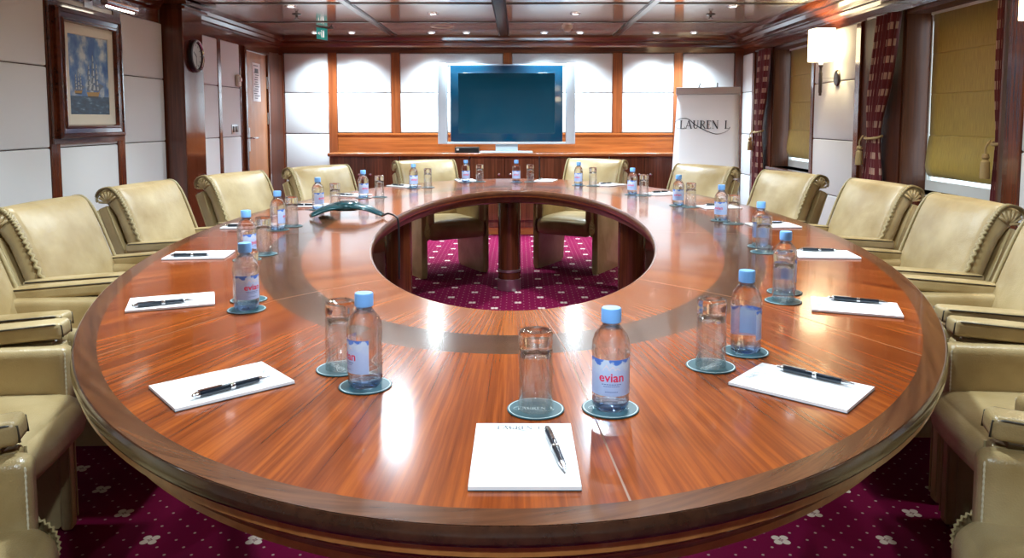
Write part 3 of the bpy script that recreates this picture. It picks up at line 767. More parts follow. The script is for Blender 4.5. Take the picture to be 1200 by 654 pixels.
bm = bmesh.new(); lathe(bm, [(0, 0), (.055, 0), (.055, -.015), (.05, -.02), (0, -.02)], 24); obj('base', bm, M['beige_plastic'], t, smooth='auto')
bm = bmesh.new(); lathe(bm, [(0, -.02), (.038, -.02), (.04, -.03), (.03, -.045), (0, -.048)], 24); obj('sensor', bm, M['beige_plastic'], t, smooth='auto')
t = empty('exit_sign', (-1.93, 7.80, ZC)); tag(t, 'small green exit sign hanging under a dark ceiling bracket', 'sign')
bm = bmesh.new(); box(bm, -.13, .09, .02, .045, -.014, -.001); obj('ceiling_bracket', bm, M['steel_dark'], t)
bm = bmesh.new(); tube(bm, [(.06, .03, -.008), (.12, -.17, -.012)], .008, 6); tube(bm, [(-.07, .03, -.008), (-.01, -.06, -.05)], .006, 6); obj('support_arm', bm, M['steel_dark'], t)
b_ = bbox(-.004, .004, -.16, .03, -.155, -.015, .001, 1); bmesh.ops.rotate(b_, matrix=Matrix.Rotation(R(-28), 3, 'Z'), verts=b_.verts[:]); t.scale = (.8, .8, .8); sg = obj('sign_plate', b_, M['exit_green'], t)
bm = bmesh.new()
for s in (-1, 1):   # running figure, door and arrow
    x = s * .0048
    def poly(p): bm.faces.new([bm.verts.new((x, a, b)) for a, b in p])
    poly([(-.06, -.04), (-.03, -.04), (-.03, -.13), (-.06, -.13)]); poly([(-.09, -.05), (-.08, -.04), (-.07, -.05), (-.08, -.06)])
    poly([(-.10, -.07), (-.075, -.065), (-.075, -.10), (-.09, -.10)]); poly([(-.09, -.10), (-.075, -.10), (-.07, -.135), (-.08, -.135)])
    poly([(-.145, -.085), (-.115, -.065), (-.115, -.105)])
bmesh.ops.rotate(bm, matrix=Matrix.Rotation(R(-28), 3, 'Z'), verts=bm.verts[:]); obj('pictogram', bm, pm('sign_white', (.9, .95, .92), .4, emit=(.8, 1, .95), es=.6), sg)

# ------------------------------------------------------------------ sideboard, television
cabx = [-2.01 + .7475 * i for i in range(6)]
pos = ['leftmost', 'second from the left', 'middle', 'second from the right', 'rightmost']
extra = ['at the end by the white corner panels', 'under the left end of the television', 'under the right half of the television', 'right of the television', 'partly behind the flip chart']
for i in range(5):
    x0, x1 = cabx[i] + .002, cabx[i + 1] - .002; xm = (x0 + x1) / 2
    c = empty('cabinet_unit', (xm, 8.2, 0)); tag(c, 'dark mahogany two-door cabinet unit, %s, %s' % (pos[i], extra[i]), 'cabinet', 'built-in cabinets under the television')
    h = (x1 - x0) / 2
    bm = bmesh.new(); box(bm, -h, h, .022, .37, .08, .845); box(bm, -h, h, .05, .37, 0, .08); obj('body', bm, M['cabinet'], c)
    obj('plinth_board', bbox(-h, h, .03, .05, .0, .155, .002), M['backrail'], c)
    obj('side_edge', bbox(h - .004, h, -.002, .022, .16, .845, .001, 1), M['brushed'], c)
    for s in (-1, 1):
        a, b = (-h + .002, -.002) if s < 0 else (.002, h - .006)
        dr = obj('door', bbox(a, b, 0, .021, .16, .843, .002, 1), M['cabinet'], c)
        bm = bmesh.new(); lathe(bm, [(0, 0), (.007, 0), (.006, .012), (.013, .018), (.014, .026), (.009, .031), (0, .032)], 14)
        bmesh.ops.rotate(bm, matrix=Matrix.Rotation(R(90), 3, 'X'), verts=bm.verts[:]); move(bm, (s * .06, 0, .655)); obj('knob', bm, M['chrome'], dr, smooth=True)
o = obj('worktop', bbox(-2.03, 1.74, 8.17, 8.575, .846, .882, .008, 3), M['backrail'], smooth='auto'); tag(o, 'long polished wood worktop over the row of cabinets', 'worktop')

tv = empty('television', (-.122, 8.24, .883)); tag(tv, 'wide flat television with silver side speakers, switched off', 'television')
obj('bezel', bbox(-.60, .60, 0, .09, .12, .93, .006, 2), M['bezel'], tv, smooth='auto')
obj('screen', bbox(-.515, .515, -.004, .004, .205, .85, .001, 1), M['screen'], tv)
obj('outer_frame', merge(bbox(-.66, .66, .02, .075, .925, .944, .003), bbox(-.66, .66, -.004, .075, .093, .118, .003)), M['silver'], tv)
for s in (-1, 1):
    obj('side_speaker', bbox(*sorted((s * .635, s * .735)), -.012, .08, .092, .95, .012, 3), M['silver'], tv, smooth='auto')
obj('stand', merge(bbox(-.29, .28, -.04, .22, 0, .014, .004), bbox(-.12, .12, .03, .09, .014, .11, .006)), M['silver'], tv)
obj('light_bar', bbox(-.12, .12, -.006, .0, .094, .116, .002), M['white_plastic'], tv)
o = empty('media_box', (-.56, 8.27, .883)); tag(o, 'small black box with a white dot beside the television foot', 'media box')
obj('body', bbox(-.12, .14, -.02, .16, .0, .06, .006), M['black'], o); bm = bmesh.new(); box(bm, -.10, -.075, -.022, -.02, .025, .045); obj('indicator', bm, M['white_plastic'], o)

# ------------------------------------------------------------------ flip chart
fc = empty('flip_chart', (1.885, 7.71, 0), R(-17)); tag(fc, 'white flip chart easel showing a name in serif capitals with a swash', 'flip chart')
tilt = Matrix.Translation((0, .22, 1.56)) @ Matrix.Rotation(R(-18), 4, 'X') @ Matrix.Rotation(R(0), 4, 'Y')
def tl(bm): bmesh.ops.transform(bm, matrix=tilt, verts=bm.verts[:]); return bm
obj('board', tl(bbox(-.31, .31, .0, .02, -.96, -.0, .004)), M['white_plastic'], fc)
bm = bmesh.new(); nx, nz = 10, 24; g = []
for j in range(nz + 1):
    z = -.05 - .88 * j / nz
    g.append([bm.verts.new(((-.305 + .61 * i / nx) * (1 + .06 * j / nz), -.012 - .010 * math.sin(PI * j / nz) * (.6 + .4 * math.sin(i * .9)) - (.02 * (j / nz) ** 3), z)) for i in range(nx + 1)])
for A, B in zip(g, g[1:]):
    for i in range(nx): bm.faces.new([A[i], A[i + 1], B[i + 1], B[i]])
pp = obj('paper_pad', tl(bm), M['paper'], fc, smooth=True); s = pp.modifiers.new('thickness', 'SOLIDIFY'); s.thickness = .008; s.offset = -1
bm = logo_bm(.50); bmesh.ops.rotate(bm, matrix=Matrix.Rotation(R(90), 3, 'X'), verts=bm.verts[:]); move(bm, (-.02, -.0290, -.40))
obj('printed_name', tl(bm), M['ink'], pp)
obj('clamp_bar', tl(bbox(-.32, .32, -.035, .02, -.075, .0, .005)), M['brushed'], fc)
bm = bmesh.new()
for x in (-.10, .09): tube(bm, [(x, .0, -.02), (x + (.02 if x < 0 else 0), .0, .055)], .007, 6)
obj('hook_pin', tl(bm), M['ink'], fc)
for nm, a, b in (('leg', (-.27, .24, 1.50), (-.36, -.08, .0)), ('leg', (.27, .24, 1.50), (.36, -.08, .0)), ('leg', (0, .26, 1.50), (0, .38, .0))):
    bm = bmesh.new(); tube(bm, [a, b], .011, 8); obj(nm, bm, M['brushed'], fc)

# ------------------------------------------------------------------ the table
TC = (-.018, 3.63); TZ = .75
A_O, B_O = 1.39, 2.742          # outer top edge
A_I, B_I = .607, 1.69           # edge of the oval opening
def ell(a, b, th): return (a * math.cos(th), b * math.sin(th))
seams = [R(v) for v in (190, 230, 277, 310, 350, 40, 86, 132)]
NT = 240
ths = sorted(set([round(2 * PI * i / NT, 6) for i in range(NT)] + [round(s + e, 6) for s in seams for e in (-.0012, .0012)]))
ths = [t for t in ths if not any(.0013 < abs(t - s) < .006 for s in seams)]
rad = [(.607, 1.69, 1), (.69, 1.765, 1), (.775, 1.84, 1), (.86, 1.915, 2), (.93, 1.985, 2), (1.0, 2.056, 0), (1.085, 2.22, 0), (1.17, 2.38, 0), (1.25, 2.54, 0), (1.335, 2.697, 3), (1.362, 2.72, 3), (1.383, 2.738, 3)]
tb = empty('conference_table', (TC[0], TC[1], 0)); tag(tb, 'large oval conference table with an open centre, glossy inlaid veneer', 'table')
bm = bmesh.new(); uv = bm.loops.layers.uv.new(); ring = []
for (a, b, mi) in rad: ring.append([bm.verts.new((*ell(a, b, t), TZ)) for t in ths])
n = len(ths)
def seg_of(t): return sum(1 for s in sorted(seams) if t > s)
def r_of(a): return a * 1.9
for k in range(len(rad) - 1):
    mi = rad[k][2]
    for i in range(n):
        j = (i + 1) % n
        tm = (ths[i] + (ths[j] if j else 2 * PI)) / 2
        f = bm.faces.new([ring[k][i], ring[k][j], ring[k + 1][j], ring[k + 1][i]])
        seam = any(abs(tm - s) < .0012 for s in seams)
        f.material_index = 4 if seam and mi != 3 else mi
        sg_ = seg_of(tm)
        for l, (kk, ii) in zip(f.loops, ((k, i), (k, j), (k + 1, j), (k + 1, i))):
            t = ths[ii] if not (ii == 0 and i == n - 1) else 2 * PI
            arc = t * 1.9                                             # run along the oval
            if mi in (0, 1): l[uv].uv = (arc * 62, rad[kk][1] * 2.0 + sg_ * 7.3)      # grain runs outwards from the centre
            elif mi == 2: l[uv].uv = (rad[kk][1] * 60, arc * 2.2 + sg_ * 3)         # grain runs along the band
            else: l[uv].uv = (rad[kk][1] * 70 + arc * 9, arc * 3.0)
obj('table_top', bm, [M['table_field'], M['table_inner'], M['table_band'], M['table_border'], M['table_seam']], tb)
def ring_solid(prof, a, b, mats, name, sgn=1):
    """moulding swept round an oval; prof = (inset, z, material)"""
    bm = bmesh.new(); N = 200; rings = []
    for (u, z, mi) in prof: rings.append(([bm.verts.new((*ell(a - sgn * u, b - sgn * u, 2 * PI * i / N), z)) for i in range(N)], mi))
    for (A, mi), (B, _) in zip(rings, rings[1:]):
        for i in range(N):
            f = bm.faces.new([A[i], A[(i + 1) % N], B[(i + 1) % N], B[i]]); f.material_index = mi; f.smooth = True
    me_o = obj(name, bm, mats, tb, smooth='auto'); return me_o
PE = [(.007, .75, 0), (.003, .7485, 0), (.0, .743, 0), (-.002, .73, 0), (.0, .724, 0), (.003, .722, 1), (.005, .709, 1), (.010, .707, 2), (.016, .700, 2), (.030, .690, 2), (.041, .680, 2), (.046, .672, 2), (.048, .671, 1), (.050, .658, 1), (.056, .655, 2), (.075, .650, 2), (.20, .650, 2)]
ring_solid(PE, A_O, B_O, [M['edge_dark'], M['edge_line'], M['edge_cove']], 'edge_moulding')
PI_ = [(0, .75, 0), (.006, .748, 0), (.010, .742, 0), (.010, .725, 0), (.004, .715, 0), (-.004, .712, 1), (-.006, .704, 1), (-.014, .700, 0), (-.028, .682, 0), (-.034, .664, 0), (-.05, .655, 0), (-.15, .650, 0)]
ring_solid(PI_, A_I, B_I, [wood('lip_wood', (.07, .024, .011), (.20, .07, .03), (30, 30, 30), .3, .2), M['edge_line']], 'inner_lip')
ring_solid([(.2, .650, 0), (A_O - A_I - .15, .650, 0)], A_O, B_O, [M['edge_dark']], 'underside') if False else None
bm = bmesh.new(); N = 160
A = [bm.verts.new((*ell(A_O - .2, B_O - .2, 2 * PI * i / N), .651)) for i in range(N)]; B = [bm.verts.new((*ell(A_I + .15, B_I + .15, 2 * PI * i / N), .651)) for i in range(N)]
for i in range(N): bm.faces.new([A[i], A[(i + 1) % N], B[(i + 1) % N], B[i]])
obj('underside', bm, M['edge_dark'], tb)
for (x, y) in ((-.045, 1.92), (-.70, .93), (.70, .93), (-.70, -.93), (.70, -.93), (0, -1.95)):
    bm = bmesh.new(); lathe(bm, [(0, .0), (.082, .0), (.082, .65), (0, .65)], 32, c=(x, y, 0)); lg = obj('pedestal_leg', bm, M['post'], tb, smooth='auto')
    for z0, z1 in ((.001, .085), (.135, .155)):
        bm = bmesh.new(); lathe(bm, [(.083, z0), (.086, z0 + .002), (.086, z1 - .002), (.083, z1)], 32, c=(x, y, 0)); obj('steel_ring', bm, M['brushed'], lg, smooth='auto')

# ------------------------------------------------------------------ chairs
TILT = R(21)
M['st'] = pm('stitch_thread', (.62, .56, .40), .6)
def make_chair():
    ch = empty('conference_chair')
    W = .25                                                           # half width between the side panels
    bm = move(cushion(2 * W - .006, .57, .145, .060, 8, 4, (.02, 0, .018, 0)), (0, -.020, .372)); obj('seat', bm, M['leather'], ch, smooth=True)
    for s in (-1, 1):                                                 # gathered ends of the front roll
        bm = bmesh.new(); nr, na = 7, 48; rows = []
        for i in range(nr + 1):
            q = i / nr; row = []
            for k in range(na):
                a = 2 * PI * k / na; rr = .060 * q; bump = .005 * math.sin(a * 12 + q * 2) * q * (1.25 - q) * 2
                row.append(bm.verts.new((s * (.026 * (1 - q ** 2.2) + bump), rr * math.cos(a), rr * math.sin(a) * 1.12)))
                if i == 0: break
            rows.append(row)
        for k in range(na): bm.faces.new([rows[0][0], rows[1][k], rows[1][(k + 1) % na]])
        for A, B in zip(rows[1:], rows[2:]):
            for k in range(na): bm.faces.new([A[k], A[(k + 1) % na], B[(k + 1) % na], B[k]])
        move(bm, (s * (W - .008), -.240, .374)); ge = obj('gathered_end', bm, M['leather'], ch, smooth=True)
        bm = bmesh.new(); pts = []
        for k in range(72):
            a = 2 * PI * k / 72; r_ = .0605 + (.002 if k % 2 else -.002); pts.append((s * (W - .006 + (.003 if k % 2 else 0)), -.240 + r_ * math.cos(a), .374 + r_ * 1.12 * math.sin(a)))
        tube(bm, pts, .0036, 5, closed=True); obj('braid', bm, M['braid'], ge, smooth=True)
    # backrest: thick cushion whose head rolls back over the outer shell
    T = Matrix.Translation((0, .185, .43)) @ Matrix.Rotation(-TILT, 4, 'X')
    HW = .262
    def back_shape(p):
        y = p.y
        if p.z > .13:
            q = min(1, (p.z - .13) / .14)
            y += q * q * .020 + (q * .055 if y > 0 else 0)
        return Vector((p.x * (1 + .02 * (p.z / .3)), y, p.z))
    bm = cushion(2 * HW, .085, .52, .040, 8, 4, (.026, 0, .006, 0), back_shape); move(bm, (0, 0, .24)); bmesh.ops.transform(bm, matrix=T, verts=bm.verts[:])
    bk = obj('backrest', bm, M['leather'], ch, smooth=True)
    for s in (-1, 1):                                                 # chunky laced seam up each side and round the head
        bm = bmesh.new(); pts = []
        path = [(-.040, -.02), (-.041, .10), (-.041, .25), (-.038, .36), (-.030, .43), (-.012, .478), (.014, .497), (.058, .500), (.088, .482), (.098, .455)]
        P = catmull([(0, a, b) for a, b in path], 9)
        for k, p in enumerate(P):
            zz = p.z - .24
            x = s * ((HW - .004) * (1 + .02 * zz / .3) + (.0045 if k % 2 else -.0045)); pts.append((x, p.y + (.002 if k % 2 else -.004), p.z))
        tube(bm, pts, .0078, 7); bmesh.ops.transform(bm, matrix=T, verts=bm.verts[:]); obj('braid', bm, M['braid'], bk, smooth=True)
        bm = bmesh.new()                                               # gathers on the side of the head
        for k in range(7):
            a = R(20 + 24 * k); p0 = Vector((s * (HW + .004), .036, .425)); p1 = p0 + Vector((0, .052 * math.cos(a), .058 * math.sin(a)))
            tube(bm, [p0, (p0 + p1) / 2 + Vector((s * .005, 0, 0)), p1], .0065, 6)
        bmesh.ops.transform(bm, matrix=T, verts=bm.verts[:]); obj('gathers', bm, M['leather'], bk, smooth=True)
    bm = cushion(2 * HW + .012, .058, .46, .010, 6, 2); move(bm, (0, .082, .185)); bmesh.ops.transform(bm, matrix=T, verts=bm.verts[:]); sh = obj('outer_back', bm, M['leather'], ch, smooth=True)
    for s in (-1, 1):
        for yy in (.0525, .1115):
            bm = bmesh.new(); tube(bm, [(s * (HW + .004), yy, -.04), (s * (HW + .004), yy, .41)], .0038, 6)
            bmesh.ops.transform(bm, matrix=T, verts=bm.verts[:]); obj('piping', bm, M['braid'], sh, smooth=True)
    # sides: slab from floor to arm with a folded facet on its outside
    for s in (-1, 1):
        xi, xo = s * (W + .001), s * (W + .034)
        bm = bmesh.new()
        outl = [(-.200, .012), (-.215, .03), (-.215, .575), (-.205, .585), (.25, .562), (.29, .55), (.24, .03), (.225, .012)]
        I = [bm.verts.new((xi, y, z)) for y, z in outl]; O = [bm.verts.new((xo, y, z)) for y, z in outl]
        nn = len(outl)
        for k in range(nn): bm.faces.new([I[k], I[(k + 1) % nn], O[(k + 1) % nn], O[k]])
        bm.faces.new(I)
        pk = bm.verts.new((xo + s * .014, -.06, .10))
        for k in range(nn): bm.faces.new([O[k], O[(k + 1) % nn], pk])
        box(bm, min(xi, xo), max(xi, xo), -.19, .20, 0, .014)
        sp = obj('side_panel', bm, M['leather'], ch)
        bm = cushion(.046, .034, .58, .012, 4, 3); move(bm, (s * (W + .018), -.222, .293)); fp = obj('front_post', bm, M['leather'], ch, smooth=True)
        for x in (-.0205, .0205):
            bm = bmesh.new(); tube(bm, [(s * (W + .018) + x, -.2395, .03), (s * (W + .018) + x, -.2395, .575)], .0030, 5)
            obj('piping', bm, M['braid'], fp)
        # arm pad, falling slightly to the rear
        Ra = Matrix.Translation((s * (W + .012), .010, .604)) @ Matrix.Rotation(R(-4.5), 4, 'X')
        bm = cushion(.078, .51, .050, .014, 6, 3, (.002, 0, .004, 0)); bmesh.ops.transform(bm, matrix=Ra, verts=bm.verts[:]); ar = obj('armrest', bm, M['leather'], ch, smooth=True)
        for x in (.0375, -.0375):
            bm = bmesh.new(); tube(bm, [(x, .24, .020), (x, -.235, .020), (x * .8, -.2535, .014), (x * .8, -.2545, -.02)], .0026, 5)
            bmesh.ops.transform(bm, matrix=Ra, verts=bm.verts[:]); obj('piping', bm, M['piping'], ar, smooth=True)
        bm = cushion(.068, .51, .185, .026, 6, 4); move(bm, (s * (W - .027), -.015, .490)); ia = obj('inner_arm_cushion', bm, M['leather'], ch, smooth=True)
        bm = bmesh.new(); tube(bm, [(s * (W - .054), -.261, z) for z in [.420 + .0061 * k for k in range(25)]], lambda q: .0018 + .0012 * (int(q * 24.01) % 2), 5); obj('stitching', bm, M['st'], ia)
    return ch
CH = [  # seat centre, outward angle, label
 ((1.11, 1.20), -18, 'cream leather armchair nearest on the right, only its arm and seat in view'),
 ((1.50, 1.97), -9, 'cream leather armchair second from the near end on the right side'),
 ((1.60, 2.66), -3, 'cream leather armchair cut by the right edge, before the nearer window'),
 ((1.62, 3.36), 2, 'cream leather armchair facing the table in front of the nearer blind'),
 ((1.66, 4.22), 9, 'cream leather armchair in front of the dark red curtain and sconce panel'),
 ((1.45, 4.92), 20, 'cream leather armchair in front of the farther ochre blind'),
 ((1.13, 5.60), 38, 'cream leather armchair in front of the flip chart'),
 ((.50, 6.40), 60, 'cream leather armchair at the far end, right of the far pedestal leg'),
 ((-1.14, 1.17), 199, 'cream leather armchair nearest on the left, seen at the bottom corner'),
 ((-1.54, 1.94), 189, 'cream leather armchair second from the near end on the left side'),
 ((-1.65, 2.58), 183, 'cream leather armchair cut by the left edge, before plain wall panels'),
 ((-1.66, 3.24), 178, 'cream leather armchair under the seascape painting'),
 ((-1.69, 4.12), 171, 'cream leather armchair in front of the mahogany column'),
 ((-1.50, 4.85), 160, 'cream leather armchair in front of the brown cabin door'),
 ((-1.20, 5.50), 142, 'cream leather armchair by the left end of the cabinets'),
 ((-.61, 6.22), 120, 'cream leather armchair at the far end, left of the far pedestal leg'),
]
proto = make_chair()
for i, ((x, y), ang, lab) in enumerate(CH):
    o = proto if i == 0 else copy_tree(proto)
    o.location = (x, y, 0); o.rotation_euler = (0, 0, R(ang - 90)); tag(o, lab, 'chair', 'cream leather chairs round the table')

# ------------------------------------------------------------------ place settings
ZTB = TZ + .0006
def make_bottle():
    b = empty('water_bottle'); b.scale = (1, 1, .972)
    pr = [(0, .006), (.012, .004), (.018, .0), (.026, .0), (.030, .005), (.0315, .016), (.031, .021), (.0315, .026), (.0315, .094), (.0325, .099), (.0325, .106), (.031, .118), (.0265, .131), (.019, .141), (.0145, .146), (.0145, .150), (0, .150)]
    bm = bmesh.new(); n = 32; rings = []
    for r, z in pr:
        if r < 1e-6: rings.append([bm.verts.new((0, 0, z))]); continue
        rg = []
        for k in range(n):
            a = 2 * PI * k / n; rr = r
            if .099 < z < .142: rr = r * (1 + .025 * math.sin(6 * a + z * 160))       # moulded facets on the shoulder
            if z < .012 and r > .02: rr = r * (1 + .05 * math.sin(5 * a))               # petal foot
            rg.append(bm.verts.new((rr * math.cos(a), rr * math.sin(a), z)))
        rings.append(rg)
    for i, (A, B) in enumerate(zip(rings, rings[1:])):
        for k in range(n):
            q = list(dict.fromkeys([A[k % len(A)], A[(k + 1) % n % len(A)], B[(k + 1) % n % len(B)], B[k % len(B)]]))
            if len(q) > 2:
                f = bm.faces.new(q); f.material_index = 1 if (pr[i][1] < .015 or pr[i][1] > .132) else 0
    obj('bottle_body', bm, [M['water'], M['bluebase']], b, smooth=True)
    bm = bmesh.new(); n = 40
    lathe(bm, [(0, .151), (.0150, .151), (.0168, .1525), (.0168, .174), (.0155, .1765), (0, .177)], n); 
    for k, v in enumerate(bm.verts):
        if .152 < v.co.z < .175 and (v.co.x ** 2 + v.co.y ** 2) > .016 ** 2:
            a = math.atan2(v.co.y, v.co.x); q = 1 + .012 * math.cos(a * 20); v.co.x *= q; v.co.y *= q
    obj('cap', bm, M['cap'], b, smooth='auto')
    bm = bmesh.new(); uv = bm.loops.layers.uv.new(); n = 30; a0, a1 = R(-185), R(5); za, zb = .030, .093; r = .0320
    a0, a1 = R(-172), R(-8)
    V = [[(bm.verts.new((r * math.cos(a0 + (a1 - a0) * k / n), r * math.sin(a0 + (a1 - a0) * k / n), z)), (k / n, t)) for k in range(n + 1)] for z, t in ((za, 0), ((za + zb) / 2, .5), (zb, 1))]
    for A, B in zip(V, V[1:]):
        for k in range(n):
            q = [A[k], A[k + 1], B[k + 1], B[k]]; f = bm.faces.new([p[0] for p in q])
            for l, p in zip(f.loops, q): l[uv].uv = p[1]
    lb = obj('label', bm, M['label'], b, smooth=True)
    def wrap(bm, zc, rr=.0323):
        for v in bm.verts:
            a = -PI / 2 + v.co.x / rr; z = zc + v.co.y; v.co = (rr * math.cos(a), rr * math.sin(a), z)
        return bm
    obj('printed_word', wrap(text_bm('evian', .0215, bold=.0004), .062), M['red_ink'], lb)
    bm = bmesh.new()
    for zc, wd, hh_ in ((-.012, .034, .0013), (-.0155, .028, .0011), (-.025, .022, .0011)):
        b2 = bmesh.new(); m_ = 8
        for k in range(m_):
            x0 = -wd / 2 + wd * k / m_; b2.faces.new([b2.verts.new((x, y, 0)) for x, y in ((x0, zc), (x0 + wd / m_ * .8, zc), (x0 + wd / m_ * .8, zc + hh_), (x0, zc + hh_))])
        bm = merge(bm, b2)
    obj('small_print', wrap(bm, .062), pm('label_blue_print', (.08, .14, .42), .5), lb)
    bm = bmesh.new()                                                   # snowy peaks above the word
    for pts in ([(-.016, .010), (-.009, .022), (-.003, .012)], [(-.005, .011), (.002, .019), (.008, .011)], [(.004, .011), (.010, .016), (.016, .010)]):
        bm.faces.new([bm.verts.new((x, y, 0)) for x, y in pts])
    obj('printed_peaks', wrap(bm, .064), pm('label_peaks', (.80, .72, .82), .5), lb)
    return b

def make_glass():
    g = empty('drinking_glass')
    bm = bmesh.new(); lathe(bm, [(0, .131), (.018, .131), (.024, .1345), (.0275, .133), (.0285, .127), (.0283, .112), (.0272, .107), (.0282, .102), (.0300, .0), (.0285, .0), (.0268, .090), (.024, .098), (.012, .101), (0, .102)], 32)
    for f in bm.faces:
        if min(v.co.z for v in f.verts) > .088: f.material_index = 1
    obj('tumbler', bm, [M['glass'], M['glass_base']], g, smooth=True)
    return g

def make_coaster():
    c = empty('coaster')
    bm = bmesh.new(); prof = [(0, 0), (.0475, 0), (.0485, .0004), (.0485, .0018), (.0478, .0024), (.0462, .0024), (.0448, .0024), (0, .0024)]
    n = 48; rings = []
    lathe(bm, prof, n)
    for f in bm.faces:
        rr = max(math.hypot(v.co.x, v.co.y) for v in f.verts); zz = min(v.co.z for v in f.verts)
        if zz > .0023 and .0455 < rr < .0465: f.material_index = 1
    obj('disc', bm, [M['coaster'], M['coaster_line']], c)
    bm = logo_bm(.062, True); move(bm, (0, -.002, .00255)); obj('printed_name', bm, M['coaster_line'], c)
    return c

def make_pad():
    p = empty('notepad')
    bm = bmesh.new(); box(bm, -.075, .075, -.106, .106, 0, .0056); obj('pages', bm, M['paper'], p)
    bm = bmesh.new(); box(bm, -.0755, .0755, -.1065, .1065, -.0002, .0008); obj('backing_card', bm, M['ink_grey'], p)
    bm = logo_bm(.072, True); move(bm, (-.006, .088, .0058)); obj('printed_heading', bm, M['ink_grey'], p)
    return p

def make_pen():
    p = empty('pen'); p.scale = (1.25, 1.03, 1.25)
    def seg(name, prof, m):
        bm = bmesh.new(); lathe(bm, prof, 14); bmesh.ops.rotate(bm, matrix=Matrix.Rotation(R(-90), 3, 'X'), verts=bm.verts[:]); return obj(name, bm, m, p, smooth='auto')
    seg('barrel', [(0, -.048), (.0042, -.048), (.0048, -.01), (.0048, .058), (0, .058)], M['penbody'])
    seg('tip', [(0, -.070), (.0012, -.070), (.0016, -.064), (.0036, -.056), (.0042, -.0479), (0, -.0479)], M['chrome'])
    seg('centre_ring', [(.0048, -.004), (.0052, -.0035), (.0052, .0035), (.0048, .004)], M['chrome'])
    seg('end_cap', [(0, .058), (.0045, .058), (.0045, .064), (.003, .066), (.003, .072), (0, .072)], M['chrome'])
    obj('clip', bbox(-.0016, .0016, .018, .061, .0050, .0062, .0004, 1), M['chrome'], p)
    return p

SET = {  # bottle, glass, pad centre, outward angle of the seat, turn of the bottle label, phrase
 'F': ((.157, 1.269), (.03, 1.265), (.009, 1.084), -90, -4, 'at the near end of the table'),
 'R1': ((.480, 1.588), (.383, 1.492), (.518, 1.371), -41, 105, 'at the first place on the right side'),
 'R2': ((.757, 2.150), (.716, 2.041), (.876, 1.963), -20, 100, 'at the second place on the right side'),
 'R3': ((.935, 2.935), (.908, 2.807), (1.106, 2.748), -5, 130, 'at the third place on the right side'),
 'R4': ((.985, 3.700), (1.014, 3.590), (1.175, 3.512), 3, -40, 'at the fourth place on the right side'),
 'R5': ((.915, 4.360), (.966, 4.270), (1.117, 4.251), 11, -20, 'at the fifth place on the right side'),
 'R6': ((.748, 5.003), (.81, 4.92), (.947, 5.02), 24, -30, 'at the sixth place on the right side'),
 'R7': ((.450, 5.691), (.553, 5.650), (.689, 5.719), 42, -25, 'at the seventh place on the right side'),
 'R8': ((-.013, 5.964), (.095, 6.005), (.225, 6.135), 76, 0, 'at the far end of the table, right of middle'),
 'L1': ((-.281, 1.379), (-.348, 1.476), (-.544, 1.378), 221, -58, 'at the first place on the left side'),
 'L2': ((-.700, 1.948), (-.732, 2.055), (-.926, 2.022), 202, 50, 'at the second place on the left side'),
 'L3': ((-.947, 2.655), (-.925, 2.765), (-1.146, 2.733), 186, 80, 'at the third place on the left side'),
 'L4': ((-1.065, 3.381), (-1.040, 3.504), (-1.232, 3.49), 182, 100, 'at the fourth place on the left side'),
 'L5': ((-1.090, 4.165), (-1.015, 4.24), (-1.19, 4.337), 172, 60, 'behind the phone on the left side'),
 'L6': ((-.965, 4.770), (-.875, 4.830), (-1.07, 4.93), 158, 40, 'at the sixth place on the left side'),
 'L7': ((-.745, 5.460), (-.650, 5.52), (-.84, 5.62), 140, 20, 'at the seventh place on the left side'),
 'L8': ((-.406, 5.964), (-.300, 6.02), (-.42, 6.14), 104, 10, 'at the far end of the table, left of middle'),
}
proto_b, proto_g, proto_c, proto_p, proto_n = make_bottle(), make_glass(), make_coaster(), make_pad(), make_pen()
first = {}
def place(pr, key, loc, rz, lab, cat, grp):
    o = pr if key not in first else copy_tree(pr); first[key] = 1
    o.location = loc; o.rotation_euler = (0, 0, rz); tag(o, lab, cat, grp); return o
for k, (b, g, p, phi, turn, ph) in SET.items():
    rz = R(phi + 90)
    d = Vector((g[0] - b[0], g[1] - b[1]))
    cb, cg = Vector(b), Vector(g)
    if d.length < .0985:                                              # keep the two coasters of a place apart
        ex = (.0985 - d.length) / 2 * d.normalized(); cb -= ex; cg += ex
    place(proto_c, 'c', (cb.x, cb.y, ZTB), rz, 'teal coaster under the bottle ' + ph, 'coaster', 'teal coasters')
    place(proto_c, 'c', (cg.x, cg.y, ZTB), rz, 'teal coaster under the glass ' + ph, 'coaster', 'teal coasters')
    place(proto_b, 'b', (cb.x, cb.y, ZTB + .003), R(turn), 'water bottle with blue cap ' + ph, 'bottle', 'water bottles on the table')
    place(proto_g, 'g', (cg.x, cg.y, ZTB + .003), 0, 'upturned drinking glass ' + ph, 'glass', 'upturned glasses on the table')
    place(proto_p, 'p', (p[0], p[1], ZTB + .0004), rz, 'white notepad ' + ph, 'notepad', 'notepads on the table')
    off = Matrix.Rotation(rz, 2) @ Vector((.046 + rnd.uniform(-.004, .004), -.010 + rnd.uniform(-.012, .012)))
    place(proto_n, 'n', (p[0] + off.x, p[1] + off.y, ZTB + .0062 + .0064), rz + (R(180) if k[0] == 'L' or k in ('F', 'R8') and False else 0) + R(rnd.uniform(1, 8)) * (1 if k[0] != 'R' else -.6), 'dark pen on the notepad ' + ph, 'pen', 'pens on the notepads')

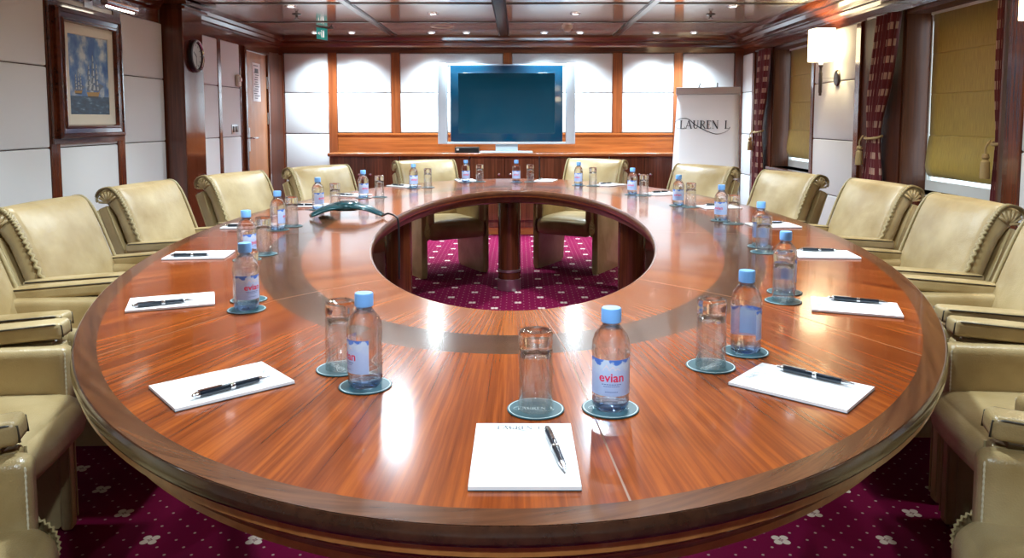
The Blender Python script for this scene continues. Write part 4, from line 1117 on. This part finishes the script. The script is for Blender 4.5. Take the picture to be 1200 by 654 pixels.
# ------------------------------------------------------------------ conference phone
ph = empty('conference_phone', (-.86, 3.84, ZTB)); tag(ph, 'dark teal three-legged conference phone on the left of the table', 'phone')
bm = bmesh.new()
def leg(tip, mid, w0, w1):
    P = catmull([(0, 0, .054), (mid[0], mid[1], .046), (tip[0] * .85, tip[1] * .85, .024), (tip[0], tip[1], .0125)], 7)
    rows = []
    for i, p in enumerate(P):
        t = i / (len(P) - 1); w = w0 + (w1 - w0) * t; hgt = .024 - .012 * t
        dirv = Vector((tip[0], tip[1], 0)).normalized(); sd = Vector((-dirv.y, dirv.x, 0))
        rows.append([bm.verts.new(p + sd * w * math.cos(a) + Vector((0, 0, hgt * math.sin(a) * (1 if math.sin(a) > 0 else .5)))) for a in [2 * PI * q / 14 for q in range(14)]])
    for A, B in zip(rows, rows[1:]):
        for q in range(14): bm.faces.new([A[q], A[(q + 1) % 14], B[(q + 1) % 14], B[q]])
    bm.faces.new(rows[0]); bm.faces.new(rows[-1])
leg((-.165, -.075), (-.085, -.040), .070, .034); leg((.185, -.03), (.095, -.014), .070, .026); leg((-.15, .12), (-.08, .065), .070, .034)
lathe(bm, [(0, .030), (.06, .036), (.074, .052), (.066, .072), (.035, .080), (0, .081)], 24)
obj('body', bm, M['teal'], ph, smooth=True)
bm = bmesh.new()
for i in range(3):
    for j in range(4): lathe(bm, [(0, .078), (.0055, .0785), (.0055, .0815), (0, .0823)], 8, c=(-.026 + i * .016, -.026 + j * .014, 0))
obj('keypad', bm, M['black'], ph)
obj('display', bbox(.012, .045, -.028, .028, .0735, .0805, .001, 1), M['black'], ph)
cb = tag(obj('phone_cable', tube(bmesh.new(), catmull([(-.672, 3.812, TZ + .012), (-.65, 3.805, TZ + .022), (-.628, 3.79, TZ + .020), (-.606, 3.775, TZ + .012), (-.592, 3.765, TZ - .01), (-.588, 3.76, TZ - .12), (-.59, 3.76, .45)], 8), .005, 8), M['black'], smooth=True), 'black cable running from the phone over the inner table lip', 'cable')

# ------------------------------------------------------------------ daylight outside, camera, view
w = bpy.data.worlds.new('sky'); scn.world = w; w.use_nodes = True
bg = w.node_tree.nodes['Background']; bg.inputs['Color'].default_value = (.78, .92, 1.0, 1); bg.inputs['Strength'].default_value = 2.6

F = 900.0; PITCH = 4.7
cam = bpy.data.cameras.new('camera'); co = link(bpy.data.objects.new('camera', cam)); scn.camera = co
co.location = (0, 0, 1.24); co.rotation_euler = (R(90 - PITCH), 0, 0)
cam.sensor_width = 36; cam.lens = 36 * F / 1200; cam.clip_start = .02
cam.shift_x = -7 / 1200; cam.shift_y = -(327 - (140 + F * math.tan(R(PITCH)))) / 1200
vs = scn.view_settings; vs.view_transform = 'Standard'; vs.look = 'None'; vs.gamma = 1; vs.exposure = 0.12; vs.use_curve_mapping = False
scn.cycles.use_denoising = True
scn.cycles.max_bounces = 12; scn.cycles.transmission_bounces = 10; scn.cycles.glossy_bounces = 5; scn.cycles.diffuse_bounces = 4
scn.cycles.transparent_max_bounces = 40; scn.cycles.sample_clamp_indirect = 4; scn.cycles.blur_glossy = .6
